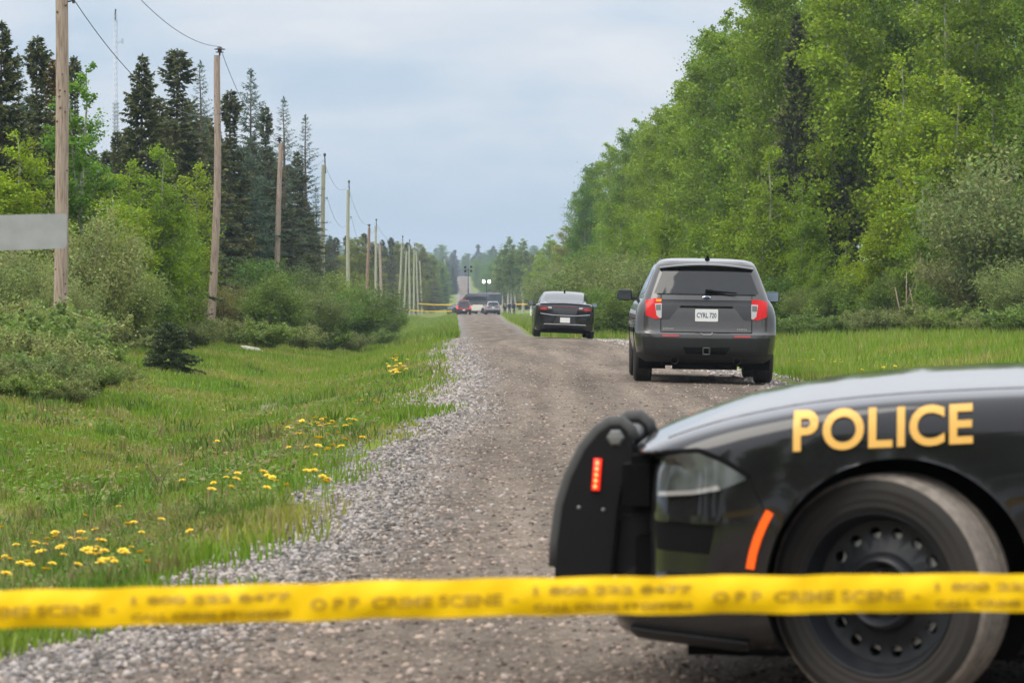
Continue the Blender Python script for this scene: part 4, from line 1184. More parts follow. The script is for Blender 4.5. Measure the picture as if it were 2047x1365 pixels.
# ------------------------------------------------------------------ back of a road-name sign at the left edge
ds = 18.0; xs_ = X_at(135, ds); zc_ = Z_at(463.5, ds)
root = empty("road_sign", (-3.02, ds, gz(-3.02, ds)), 0)
z0 = zc_ - gz(-3.02, ds)
SIGN = mat("bare_aluminium", (0.40, 0.40, 0.40), 0.62, 0.25, noise=(14, (0.33, 0.33, 0.335), 0.35, 0.75))
mb = MB(); tl = 0.05
xr_ = xs_ + 3.02
pl = [(-0.62, z0 - 0.103 - 0.030), (xr_ - 0.02, z0 - 0.093), (xr_ - 0.004, z0 - 0.085), (xr_, z0 - 0.070), (xr_, z0 + 0.082), (xr_ - 0.004, z0 + 0.096), (xr_ - 0.02, z0 + 0.101), (-0.62, z0 + 0.103 - 0.030)]
mb.prism(pl, 'y', -0.02, -0.016); mb.build("sign_blade", SIGN, root)
mb = MB(); mb.tube([(0, 0.02, -0.5), (0, 0.02, z0 + 0.16)], 0.03, 10); mb.build("post", mat("galvanised_post", (0.35, 0.36, 0.37), 0.55, 0.5), root, True, auto=0.8)
mb = MB(); mb.box((0, 0.0, z0), (0.07, 0.06, 0.14)); mb.build("clamp", DARK_IRON, root, bevel=0.004)
tag(root, "back of a blank grey metal road sign jutting in from the left edge", "sign")

# ------------------------------------------------------------------ dandelions
def dandelion_meshes():
    out = []
    for s in range(4):
        r = np.random.default_rng(400 + s); V = []; F = []; n = 0
        for ring, cnt, L, up in ((0, 16, 0.021, 0.15), (1, 13, 0.017, 0.5), (2, 9, 0.011, 1.0)):
            for k in range(cnt):
                a = 6.283 * k / cnt + ring * 0.2 + r.normal(0, .06); d_ = np.array([math.cos(a), math.sin(a), up]); d_ /= np.linalg.norm(d_)
                sd = np.array([-math.sin(a), math.cos(a), 0]) * 0.0035; l = L * r.uniform(0.85, 1.1)
                p = [np.zeros(3) - sd * .5, d_ * l - sd, d_ * (l + 0.002), d_ * l + sd, sd * .5]
                V += p; F.append(tuple(range(n, n + 5))); n += 5
        me = bpy.data.meshes.new("flower_head"); me.from_pydata([tuple(v) for v in V], [], F); me.materials.append(mat("dandelion_petal", (0.86, 0.60, 0.008), 0.6))
        out.append(me)
    return out
FL = dandelion_meshes()
STEM = mat("dandelion_stem", (0.16, 0.24, 0.06), 0.6)
st = MB(); st.tube([(0, 0, -1), (0.03, 0, -0.5), (0, 0, 0)], [0.09, 0.075, 0.07], 5)
_so = st.build("stem", STEM, None, True); STM = _so.data; bpy.data.objects.remove(_so)
def dandelion(px, py, label, group, big=1.0):
    # find where the sight line meets the grass
    d = CAMH * FPX / (py - 578.0)
    for _ in range(12):
        x = X_at(px, d); z = gz(x, d) + 0.12 * (1 if d < 40 else 0.8)
        d = (CAMH - z) * FPX / (py - 578.0)
    x = X_at(px, d); h = (0.15 if d < 40 else 0.13)
    o = empty("dandelion", (x, d, gz(x, d)), random.uniform(0, 6))
    f = bpy.data.objects.new("flower_head", random.choice(FL)); COL.objects.link(f); f.parent = o
    s = big * random.uniform(0.65, 1.1); f.scale = (s, s, s); f.location = (0, 0, h); f.rotation_euler = (random.uniform(-.3, .3), random.uniform(-.3, .3), 0)
    t = bpy.data.objects.new("stem", STM); COL.objects.link(t); t.parent = o; t.scale = (0.05, 0.05, h); t.location = (0, 0, h)
    tag(o, label, "dandelion", group)
near = [(62, 1077), (90, 1098), (85, 1112), (120, 1108), (122, 1122), (168, 1090), (172, 1112), (165, 1112), (185, 1120), (205, 1133), (222, 1130), (228, 1136), (262, 1107), (294, 1137), (170, 1040), (322, 1049), (236, 1022), (8, 1122), (40, 1138), (58, 1142), (55, 1135), (378, 1074), (282, 1076), (255, 1058), (203, 1094), (155, 1088), (10, 1186)]
near += [(random.gauss(150, 90), random.gauss(1108, 26)) for _ in range(34)]
near = [(abs(a_), min(b_, 1160)) for a_, b_ in near]
for px, py in near: dandelion(px, py, "yellow dandelion in the grass at the bottom left above the tape", "dandelions above the tape", 1.25)
midl = [(165, 922), (363, 969), (428, 972), (423, 988), (462, 983), (472, 967), (534, 960), (533, 985), (572, 980), (577, 902), (426, 975)]
for px, py in midl: dandelion(px, py, "single yellow dandelion scattered in the middle of the grass verge", "dandelions in the middle verge", 1.35)
edge = [(598, 853), (604, 848), (628, 842), (632, 850), (645, 848), (664, 848), (668, 852), (671, 860), (640, 858), (655, 874), (708, 846), (700, 855), (594, 873), (612, 950), (626, 951), (644, 962), (650, 973), (655, 967), (652, 908), (630, 918), (666, 898), (681, 901), (655, 905), (636, 899), (712, 806), (724, 805), (755, 810), (750, 806), (486, 861), (540, 832), (690, 858), (676, 872), (613, 902)]
edge += [(random.gauss(650, 34), random.gauss(862, 16)) for _ in range(16)] + [(random.gauss(470, 60), random.gauss(960, 30)) for _ in range(8)]
for px, py in edge: dandelion(px, py, "yellow dandelion where the verge meets the loose gravel", "dandelions beside the loose gravel", 1.5)
for k in range(38):
    a = random.gauss(0, 1); b = random.gauss(0, 1)
    dandelion(793 + a * 10 + b * 4, 735 - a * 3 + b * 8, "yellow flower in the dense clump near the bend of the gravel edge", "flower clump near the gravel edge", 1.7)
for px, py in [(1668, 727), (1680, 722), (1683, 727), (1724, 743), (1766, 738), (1790, 736), (1625, 722), (1598, 726)]:
    dandelion(px, py, "yellow dandelion in the right-hand verge behind the police car's hood", "dandelions right of the road", 1.9)

# small things on the verge
mb = MB(); x, y_ = X_at(314, 23.5), 23.5; z = gz(x, y_)
for k in range(9):
    a = k * 0.7; mb.tube([(x, y_, z - .02), (x + math.sin(a * 3) * .04, y_ + .02, z + 0.18), (x + math.sin(a * 2.1 + 1) * 0.13, y_ + math.cos(a) * .08, z + 0.26 + 0.03 * (k % 4))], [0.004, 0.003, 0.0015], 4)
tag(mb.build("bare_sapling", mat("bare_twig", (0.14, 0.09, 0.06), 0.9)), "small leafless twiggy sapling in the middle of the left verge", "sapling")
bm = bmesh.new(); bmesh.ops.create_icosphere(bm, subdivisions=2, radius=1)
for v in bm.verts: v.co = Vector((v.co.x * 0.34, v.co.y * 0.2, v.co.z * 0.085 + v.co.x * -0.06)) * (1 + 0.12 * math.sin(v.co.x * 9 + v.co.z * 5))
me = bpy.data.meshes.new("stone"); bm.to_mesh(me); bm.free()
o = link_mesh("stone", me, mat("pale_stone", (0.5, 0.47, 0.40), 0.9, noise=(9, (0.3, 0.28, 0.24), .4, .7))); o.location = (X_at(502, 92), 92, gz(X_at(502, 92), 92) + 0.05)
tag(o, "pale flat stone on the grass bank between the first bushes", "stone")
# silt in the ditch bottom
x0, y0 = X_at(590, 52), 52.0
gx, gy = np.meshgrid(np.linspace(-0.62, 0.62, 16), np.linspace(-5, 5, 24))
mask = (gx / 0.6) ** 2 + (gy / 4.8) ** 2
GX, GY = x0 + gx + 0.08 * gy * 0.5 + 0.1 * np.sin(gy * 1.3), y0 + gy
o = grid_mesh("ditch_mud", GX, GY, ground_z(GX, GY) + 0.028 - 0.10 * np.clip(mask - 0.55, 0, 1), mat("ditch_mud", (0.17, 0.155, 0.125), 0.7, noise=(3, (0.12, 0.125, 0.06), .4, .65), bump=(14, 0.5, 0.03)))
tag(o, kind="structure")
# ------------------------------------------------------------------ vehicle tool kit  (x forward, y left, z up)
def dust(m, col=(0.20, 0.165, 0.135), top=0.75, amount=0.55):
    """road dust on the lower panels: thin film that fades upward, with speckle"""
    nt = m.node_tree; b = nt.nodes["Principled BSDF"]
    tc = nt.nodes.new("ShaderNodeTexCoord"); sp = nt.nodes.new("ShaderNodeSeparateXYZ"); nt.links.new(tc.outputs["Object"], sp.inputs[0])
    mr = nt.nodes.new("ShaderNodeMapRange"); mr.inputs[1].default_value = 0.15; mr.inputs[2].default_value = top; mr.inputs[3].default_value = amount; mr.inputs[4].default_value = 0.03
    nt.links.new(sp.outputs["Z"], mr.inputs[0])
    n = nt.nodes.new("ShaderNodeTexNoise"); n.inputs["Scale"].default_value = 5; n.inputs["Detail"].default_value = 8; nt.links.new(tc.outputs["Object"], n.inputs["Vector"])
    mu = nt.nodes.new("ShaderNodeMath"); mu.operation = 'MULTIPLY'; nt.links.new(mr.outputs[0], mu.inputs[0]); nt.links.new(n.outputs["Fac"], mu.inputs[1])
    mx = nt.nodes.new("ShaderNodeMixRGB"); nt.links.new(mu.outputs[0], mx.inputs["Fac"])
    mx.inputs[1].default_value = b.inputs["Base Color"].default_value; mx.inputs[2].default_value = (*col, 1)
    nt.links.new(mx.outputs[0], b.inputs["Base Color"])
    m2 = nt.nodes.new("ShaderNodeMath"); m2.operation = 'MULTIPLY_ADD'; m2.inputs[1].default_value = 0.5; m2.inputs[2].default_value = b.inputs["Roughness"].default_value
    nt.links.new(mu.outputs[0], m2.inputs[0]); nt.links.new(m2.outputs[0], b.inputs["Roughness"])
    m3 = nt.nodes.new("ShaderNodeMath"); m3.operation = 'MULTIPLY_ADD'; m3.inputs[1].default_value = -1.6; m3.inputs[2].default_value = b.inputs["Coat Weight"].default_value; m3.use_clamp = True
    nt.links.new(mu.outputs[0], m3.inputs[0]); nt.links.new(m3.outputs[0], b.inputs["Coat Weight"])
    return m
BLACK = dust(mat("black_paint", (0.007, 0.007, 0.009), 0.15, 0.0, 0.12, 1.0), amount=0.15)
GREY = dust(mat("dark_grey_paint", (0.056, 0.054, 0.052), 0.22, 0.5, 0.2, 1.0), amount=0.24, top=0.95)
SILVER = dust(mat("silver_grey_paint", (0.20, 0.20, 0.21), 0.32, 0.4, 0.5, 0.7))
RUBBER = dust(mat("tyre_rubber", (0.022, 0.021, 0.020), 0.85, 0, 0.25), col=(0.18, 0.15, 0.125), top=1.6, amount=0.16)
TREAD = mat("dusty_tread", (0.24, 0.205, 0.17), 0.95, noise=(30, (0.13, 0.11, 0.092), 0.35, 0.75))
PLASTIC = mat("black_plastic", (0.022, 0.022, 0.023), 0.6, bump=(160, 0.15, 0.002))
FLATBLACK = mat("flat_black", (0.006, 0.006, 0.006), 0.85, 0, 0.08)
GLASS_D = mat("dark_glass", (0.008, 0.009, 0.010), 0.05, 0.0, 0.5, 0.0)
GLASS_L = mat("pale_glass", (0.05, 0.06, 0.06), 0.04, 0.0, 0.5, 0.25)
STEEL_BLACK = mat("black_steel_wheel", (0.013, 0.014, 0.017), 0.42, 0.0, 0.3, 0.1)
CHROME = mat("chrome", (0.75, 0.75, 0.76), 0.12, 1.0)
ALU = mat("brake_metal", (0.52, 0.51, 0.50), 0.4, 0.8)
LAMP_RED = mat("red_lens", (0.40, 0.012, 0.010), 0.12, 0.0, 0.6, 0.8)
LAMP_DEEP = mat("deep_red_lens", (0.13, 0.008, 0.010), 0.15, 0.0, 0.4, 0.4)
LAMP_RED_ON = mat("red_lens_lit", (0.34, 0.006, 0.006), 0.15, 0.0, 0.3, emit=(1.0, 0.012, 0.008), estr=0.22)
LAMP_RED_LED = mat("red_led", (0.6, 0.02, 0.01), 0.3, emit=(1.0, 0.03, 0.01), estr=0.9)
LED_DOT = mat("red_led_dot", (0.8, 0.1, 0.03), 0.3, emit=(1.0, 0.16, 0.05), estr=3.5)
LAMP_AMBER_ON = mat("amber_lens_lit", (0.8, 0.12, 0.01), 0.25, emit=(1.0, 0.07, 0.004), estr=0.5)
LAMP_ORANGE = mat("orange_lens_lit", (0.8, 0.2, 0.02), 0.25, emit=(1.0, 0.22, 0.02), estr=0.8)
LAMP_CLEAR = mat("clear_lens", (0.42, 0.40, 0.38), 0.12, 0.3, 0.7, 0.8)
HEAD = mat("headlamp_lens", (0.12, 0.13, 0.125), 0.14, 0.2, 0.5, 0.5, noise=(6, (0.035, 0.038, 0.038), 0.45, 0.62))
PLATE = mat("plate_white", (0.74, 0.74, 0.72), 0.45)
PLATE_TXT = mat("plate_blue", (0.03, 0.045, 0.12), 0.5)
GOLD = mat("gold_lettering", (0.83, 0.47, 0.10), 0.5)

def catmull(P, n):
    """P (K,dims) -> n points, centripetal-ish through every control point, ends clamped"""
    P = np.asarray(P, float); K = len(P)
    Q = np.vstack([2 * P[0] - P[1], P, 2 * P[-1] - P[-2]])
    t = np.linspace(0, K - 1 - 1e-9, n); i = t.astype(int); u = (t - i)[:, None]
    a, b, c, d = Q[i], Q[i + 1], Q[i + 2], Q[i + 3]
    return 0.5 * (2 * b + (c - a) * u + (2 * a - 5 * b + 4 * c - d) * u ** 2 + (3 * b - a - 3 * c + d) * u ** 3)

def shell(G, classify, arches, closed, parent, mats):
    """G (n,m,3) grid -> one mesh per part name; wheel arches cut clean. returns BVH of the full shell"""
    G = G.copy(); n, m, _ = G.shape
    inside = np.zeros((n, m), bool)
    for cx, cz, r in arches:
        dx, dz = G[..., 0] - cx, G[..., 2] - cz
        ins = (dx * dx + dz * dz < r * r) & (np.abs(G[..., 1]) > 0.5)
        inside |= ins
    mm = m if closed else m - 1
    J = np.arange(mm); J2 = (J + 1) % m
    allin = inside[:-1][:, J] & inside[1:][:, J] & inside[:-1][:, J2] & inside[1:][:, J2]
    for cx, cz, r in arches:
        dx, dz = G[..., 0] - cx, G[..., 2] - cz; rr = np.sqrt(dx * dx + dz * dz) + 1e-9
        ins = (rr < r) & (np.abs(G[..., 1]) > 0.5)
        s = np.where(ins, r / rr, 1.0)
        G[..., 0] = np.where(ins, cx + dx * s, G[..., 0]); G[..., 2] = np.where(ins, cz + dz * s, G[..., 2])
    V = G.reshape(-1, 3); idx = np.arange(n * m).reshape(n, m)
    parts = {}; allf = []; edge_count = {}
    for i in range(n - 1):
        for j in range(mm):
            if allin[i, j]: continue
            f = (int(idx[i, j]), int(idx[i, J2[j]]), int(idx[i + 1, J2[j]]), int(idx[i + 1, j]))
            c = V[list(f)].mean(0)
            parts.setdefault(classify(c, i, j), []).append(f); allf.append(f)
            for a, b in zip(f, f[1:] + f[:1]):
                k = (min(a, b), max(a, b)); edge_count[k] = edge_count.get(k, 0) + 1
    # one shared normal field so that neighbouring panels shade as one skin
    nrm = np.zeros_like(V)
    FA = np.array(allf); e1 = V[FA[:, 2]] - V[FA[:, 0]]; e2 = V[FA[:, 3]] - V[FA[:, 1]]; fn = np.cross(e1, e2)
    for k in range(4): np.add.at(nrm, FA[:, k], fn)
    nrm /= np.linalg.norm(nrm, axis=1, keepdims=True) + 1e-12
    out_sign = np.sign(np.median((nrm * (V - V.mean(0))).sum(1)))
    if out_sign < 0:
        nrm = -nrm; parts = {k: [f[::-1] for f in fs] for k, fs in parts.items()}
    objs = {}
    for name, fs in parts.items():
        used = sorted({i for f in fs for i in f}); mp = {o: k for k, o in enumerate(used)}
        me = bpy.data.meshes.new(name); me.from_pydata([tuple(V[i]) for i in used], [], [tuple(mp[i] for i in f) for f in fs])
        me.polygons.foreach_set("use_smooth", np.ones(len(fs), bool)); me.update()
        try: me.normals_split_custom_set_from_vertices([tuple(nrm[i]) for i in used])
        except Exception: pass
        objs[name] = link_mesh(name.split('#')[0], me, mats(name), parent)
    # arch lips
    lips = {}
    for (a, b), c in edge_count.items():
        if c != 1: continue
        pa, pb = V[a], V[b]
        for cx, cz, r in arches:
            ra = math.hypot(pa[0] - cx, pa[2] - cz); rb = math.hypot(pb[0] - cx, pb[2] - cz)
            if abs(ra - r) < 0.004 and abs(rb - r) < 0.004:
                s = -1 if pa[1] > 0 else 1
                lips.setdefault((cx, s), MB()).add([pa, pb, (pb[0], pb[1] + s * 0.09, pb[2]), (pa[0], pa[1] + s * 0.09, pa[2])], [(0, 1, 2, 3)])
    for lip in lips.values(): lip.build("arch_lip", FLATBLACK, parent, True)
    return BVHTree.FromPolygons([tuple(v) for v in V], allf), objs

def join_bvh(*meshes):
    V = []; F = []
    for o in meshes:
        n = len(V); V += [v.co.copy() for v in o.data.vertices]; F += [[n + i for i in p.vertices] for p in o.data.polygons]
    return BVHTree.FromPolygons(V, F)

def resample(poly, n):
    p = np.asarray(poly, float); s = np.concatenate([[0], np.cumsum(np.linalg.norm(np.diff(p, axis=0), axis=1))]); q = np.linspace(0, s[-1], n)
    return np.stack([np.interp(q, s, p[:, k]) for k in range(p.shape[1])], -1)

def drape(bvh, top, bot, direction, name, material, parent, off=0.006, nu=14, nv=8, skirt=0.02, smooth=True):
    """patch between two 2-D polylines laid onto the skin along one direction: 'left','right' use (x,z); 'rear','front' use (y,z)"""
    a, b = resample(top, nu), resample(bot, nu); pts = []
    dv = {'left': Vector((0, -1, 0)), 'right': Vector((0, 1, 0)), 'rear': Vector((1, 0, 0)), 'front': Vector((-1, 0, 0))}[direction]
    last = None
    for j in range(nv):
        t = j / (nv - 1); row = []
        for i in range(nu):
            p = a[i] * (1 - t) + b[i] * t
            o = Vector((p[0], 0, p[1])) if direction in ('left', 'right') else Vector((0, p[0], p[1]))
            h = bvh.ray_cast(o - dv * 8, dv)
            if h[0] is None: row.append(None); continue
            nn = h[1] if h[1].dot(dv) < 0 else -h[1]
            q = h[0] + (nn * 0.4 - dv * 0.6) * off
            row.append((q, nn))
        pts.append(row)
    # fill misses from the nearest hit
    flat = [(j, i) for j in range(nv) for i in range(nu) if pts[j][i]]
    if not flat: return None
    for j in range(nv):
        for i in range(nu):
            if pts[j][i] is None:
                jj, ii = min(flat, key=lambda k: (k[0] - j) ** 2 + (k[1] - i) ** 2); pts[j][i] = pts[jj][ii]
    mb = MB(); mb.add([pts[j][i][0] for j in range(nv) for i in range(nu)], [(j * nu + i, j * nu + i + 1, (j + 1) * nu + i + 1, (j + 1) * nu + i) for j in range(nv - 1) for i in range(nu - 1)])
    loop = [(0, i) for i in range(nu)] + [(j, nu - 1) for j in range(1, nv)] + [(nv - 1, i) for i in range(nu - 2, -1, -1)] + [(j, 0) for j in range(nv - 2, 0, -1)]
    k = len(mb.v); ring = [j * nu + i for j, i in loop]
    low = [pts[j][i][0] + dv * skirt for j, i in loop]
    mb.v += [tuple(p) for p in low]
    for q in range(len(loop)):
        r = (q + 1) % len(loop); mb.f.append((ring[q], ring[r], k + r, k + q))
    return mb.build(name, material, parent, smooth, auto=0.8)

def drape_text(bvh, s, size, org, vx, direction, name, material, parent, off=0.006, bold=0.0, each=True, squeeze=1.0, rise=0.0, sub=0):
    """letters laid on the skin. org = 2-D start of the baseline, vx = +1/-1 reading direction along the first axis"""
    dv = {'left': Vector((0, -1, 0)), 'rear': Vector((1, 0, 0))}[direction]
    cur = 0.0; objs = []
    for ch in s:
        if ch == ' ': cur += size * 0.32 * squeeze; continue
        me = text_mesh(ch, size, bold, 8)
        bm = bmesh.new(); bm.from_mesh(me)
        bmesh.ops.triangulate(bm, faces=bm.faces)
        if sub: bmesh.ops.subdivide_edges(bm, edges=bm.edges, cuts=sub, use_grid_fill=True)
        xsv = [v.co.x for v in bm.verts]; x0, x1 = min(xsv), max(xsv)
        for v in bm.verts:
            a = org[0] + vx * ((v.co.x - x0) * squeeze + cur); b = org[1] + v.co.y + rise * ((v.co.x - x0) * squeeze + cur)
            o = Vector((a, 0, b)) if direction == 'left' else Vector((0, a, b))
            h = bvh.ray_cast(o - dv * 8, dv)
            v.co = (h[0] + (h[1] if h[1].dot(dv) < 0 else -h[1]) * off - dv * off * .5) if h[0] is not None else o - dv * off
        bmesh.ops.recalc_face_normals(bm, faces=bm.faces)
        bm.to_mesh(me); bm.free(); me.name = name
        objs.append(link_mesh(name, me, material, parent)); cur += (x1 - x0) * squeeze + size * 0.085
    return objs, cur

def wheel(parent, loc, steer, side, detailed=True, r=0.3635, w=0.225, hubcap=True, rim_r=0.247):
    """side = +1 left, -1 right. built with the face towards +y, then turned"""
    root = empty("wheel"); root.parent = parent; root.location = loc; root.rotation_euler = (0, 0, steer + (0 if side > 0 else math.pi))
    S = 48 if detailed else 24; h = w / 2
    mb = MB(); mb.lathe([(rim_r, -h * .86), (r - .075, -h), (r - .03, -h * .97), (r - 0.018, -h * .90)], S); mb.lathe([(rim_r, h * .86), (rim_r + .012, h * .93), (rim_r + .020, h * .985), (rim_r + .023, h * .965), (r - .080, h * 1.0), (r - .073, h * 1.03), (r - .066, h * 1.005), (r - .05, h * 1.02), (r - .046, h * 1.035), (r - .040, h * 1.0), (r - .03, h * .97), (r - 0.018, h * .90)], S)
    mb.build("tyre", RUBBER, root, True)
    tr = MB()
    prof = [(r - 0.018, h * .90), (r - .006, h * .82), (r, h * .66)]
    for g in (0.42, 0.0, -0.42):
        prof += [(r, h * (g + .09)), (r - .005, h * (g + .07)), (r - .005, h * (g - .07)), (r, h * (g - .09))]
    prof += [(r, -h * .66), (r - .006, -h * .82), (r - 0.018, -h * .90)]
    tr.lathe(prof, S); tr.build("tread", TREAD if detailed else RUBBER, root, True, auto=0.5)
    mb = MB(); mb.lathe([(rim_r, h * .86), (rim_r + .004, h * .95), (rim_r - .006, h * .93), (rim_r - .018, h * .60), (rim_r - .028, h * .30), (rim_r - .030, -h * .8)], S)
    mb.build("rim", STEEL_BLACK, root, True, auto=0.6)
    # pressed disc with a ring of round holes
    y0 = h * 0.34; R0, R1 = 0.122, rim_r - .028
    nh = 16; mb = MB(); Rc = (R0 + R1) / 2 + .012; hr = 0.0185
    for k in range(nh):
        a0, a1 = 6.2832 * k / nh, 6.2832 * (k + 1) / nh; ac = (a0 + a1) / 2
        sq = []
        for (u0, v0), (u1, v1) in zip([(0, 0), (1, 0), (1, 1), (0, 1)], [(1, 0), (1, 1), (0, 1), (0, 0)]):
            for q in range(4): sq.append((u0 + (u1 - u0) * q / 4, v0 + (v1 - v0) * q / 4))
        outer = []; inner = []; deep = []
        for u, v in sq:
            a = a0 + (a1 - a0) * u; rr = R0 + (R1 - R0) * v; yy = y0 + 0.012 * (1 - v) - 0.010 * math.sin(v * 3.14)
            outer.append((math.cos(a) * rr, yy, math.sin(a) * rr))
            ang = math.atan2(v - .5, u - .5)
            lx, ly = math.cos(ang) * hr, math.sin(ang) * hr
            ca, sa = math.cos(ac), math.sin(ac)
            P = (ca * (Rc + ly) - sa * lx, sa * (Rc + ly) + ca * lx)
            vi = (math.hypot(*P) - R0) / (R1 - R0); yi = y0 + 0.012 * (1 - vi) - 0.010 * math.sin(vi * 3.14)
            inner.append((P[0], yi, P[1])); deep.append((P[0], yi - 0.018, P[1]))
        nq = len(sq); fs = []
        for q in range(nq):
            t = (q + 1) % nq; fs.append((q, t, nq + t, nq + q)); fs.append((nq + q, nq + t, 2 * nq + t, 2 * nq + q))
        mb.add(outer + inner + deep, fs)
    mb.build("disc", STEEL_BLACK, root, True, auto=0.7)
    mb = MB(); mb.lathe([(R0 + .002, y0 + .012), (R0 - .012, y0 + .040), (R0 - .022, y0 + .046), (0.085, y0 + .030), (0.075, y0 + .012), (0.045, y0 + .010), (0.0, y0 + .012)], S); mb.build("hub", STEEL_BLACK, root, True, auto=0.7)
    mb = MB(); mb.lathe([(0.046, y0 + .008), (0.046, y0 + .036), (0.038, y0 + .046), (0.0, y0 + .049)], 28); mb.build("centre_cap", ALU, root, True, auto=0.7)
    if detailed:
        for k in range(5):
            a = 6.2832 * k / 5 + .3; n_ = MB(); n_.lathe([(0.0, .034), (.009, .034), (.011, .0)], 6, 'y', (math.cos(a) * .062, y0 + .008, math.sin(a) * .062)); n_.build("wheel_nut", STEEL_BLACK, root)
    mb = MB(); mb.lathe([(0.05, -.005), (0.182, -.005), (0.182, .012), (0.05, .012)], 32); mb.build("brake_disc", ALU, root, True, auto=0.6)
    mb = MB(); mb.box((0.12, -.01, 0.07), (0.07, 0.05, 0.15)); mb.build("brake_caliper", ALU, root, bevel=0.008)
    return root

def wheel_wells(parent, arches, yin=0.52, yout=0.90):
    for cx, cz, r in arches:
        for s in (1, -1):
            mb = MB(); vs = []; fs = []; n = 20
            for k in range(n + 1):
                a = math.radians(-25 + 230 * k / n)
                for y in (yin, yout): vs.append((cx + math.cos(a) * (r + .015), s * y, cz + math.sin(a) * (r + .015)))
            for k in range(n): fs.append((2 * k, 2 * k + 1, 2 * k + 3, 2 * k + 2))
            mb.add(vs, fs); mb.add([(cx, s * yin, cz)] + [vs[2 * k] for k in range(n + 1)], [(0, k + 1, k + 2) for k in range(n)])
            mb.build("wheel_well", FLATBLACK, parent)

def mirror(parent, c, size, side, paint, glass_dir=-1):
    cx, cy, cz = c; L, W_, H_ = size
    mb = MB()
    mb.add(*_rounded(c, size)); o = mb.build("door_mirror", paint, parent, True)
    g = MB(); g.box((cx + glass_dir * (L / 2 + .004), cy, cz), (0.006, W_ * .80, H_ * .76)); g.build("mirror_glass", mat("mirror_glass", (0.40, 0.42, 0.43), 0.06, 1.0), o, bevel=0.002)
    a = MB(); a.box((cx, cy - side * W_ * .5 - side * .035, cz - H_ * .32), (L * .6, 0.11, 0.05)); a.build("mirror_arm", PLASTIC, o, bevel=.01)
def _rounded(c, s):
    vs = []; fs = []; nu, nv = 16, 8
    for j in range(nv + 1):
        ph = -math.pi / 2 + math.pi * j / nv
        for i in range(nu):
            th = 2 * math.pi * i / nu
            def se(v, e=0.55): return math.copysign(abs(v) ** e, v)
            vs.append((c[0] + s[0] / 2 * se(math.cos(ph)) * se(math.cos(th)), c[1] + s[1] / 2 * se(math.cos(ph)) * se(math.sin(th)), c[2] + s[2] / 2 * se(math.sin(ph))))
    for j in range(nv):
        for i in range(nu): fs.append((j * nu + i, j * nu + (i + 1) % nu, (j + 1) * nu + (i + 1) % nu, (j + 1) * nu + i))
    return vs, fs

def plate_on(parent, x, y, z, w, h, txt, direction=-1, size=0.07):
    """number plate facing backwards (-x)"""
    o = empty("number_plate"); o.parent = parent; o.location = (x, y, z)
    mb = MB(); rr = 0.012; poly = []
    for cx, cy, a0 in ((w / 2 - rr, h / 2 - rr, 0), (-w / 2 + rr, h / 2 - rr, 90), (-w / 2 + rr, -h / 2 + rr, 180), (w / 2 - rr, -h / 2 + rr, 270)):
        for k in range(4): a = R(a0 + 30 * k); poly.append((cx + rr * math.cos(a), cy + rr * math.sin(a)))
    mb.prism(poly, 'x', 0, -0.006); mb.build("plate", PLATE, o)
    if txt:
        me = text_mesh(txt, size, 0.0012); xs_ = [v.co.x for v in me.vertices]; mid = (min(xs_) + max(xs_)) / 2; yy = [v.co.y for v in me.vertices]; my = (min(yy) + max(yy)) / 2
        sc = (w * .86) / (max(xs_) - min(xs_))
        for v in me.vertices: v.co = Vector((-0.008, -(v.co.x - mid) * sc, (v.co.y - my) * 1.15))
        link_mesh("plate_number", me, PLATE_TXT, o)
    return o

# ------------------------------------------------------------------ sedan
ST = np.array([  # x, zb, w, zsh, wsh, zc
 [0.905, .30, .42, .60, .40, .66], [.89, .25, .60, .68, .57, .735], [.855, .225, .75, .735, .69, .785], [.785, .205, .835, .775, .765, .83], [.64, .19, .90, .836, .81, .890],
 [.45, .18, .937, .890, .84, .950], [.20, .18, .952, .935, .86, 1.000], [-.10, .18, .955, .963, .87, 1.030], [-.45, .18, .952, .980, .87, 1.045], [-1.0, .18, .945, .995, .87, 1.00], [-2.0, .18, .945, 1.0, .865, 1.02],
 [-2.8, .19, .955, 1.03, .86, 1.05], [-3.3, .20, .958, 1.055, .85, 1.075], [-3.7, .20, .948, 1.065, .83, 1.095], [-3.95, .21, .92, 1.06, .80, 1.10], [-4.05, .23, .885, 1.045, .765, 1.085], [-4.10, .25, .83, 1.00, .71, 1.03], [-4.125, .29, .66, .93, .57, .96]])
GH = np.array([  # x, yb, zb, yt, zt, zc
 [-.50, .66, .985, .58, 1.02, 1.04], [-.80, .79, .975, .69, 1.135, 1.175], [-1.10, .845, .975, .695, 1.265, 1.31], [-1.40, .86, .98, .67, 1.365, 1.415], [-1.75, .865, .985, .655, 1.41, 1.462], [-2.2, .862, 1.0, .645, 1.42, 1.475],
 [-2.6, .855, 1.02, .635, 1.392, 1.446], [-2.9, .84, 1.04, .625, 1.335, 1.382], [-3.2, .81, 1.05, .61, 1.245, 1.285], [-3.5, .75, 1.06, .585, 1.15, 1.178], [-3.74, .66, 1.075, .54, 1.098, 1.108]])
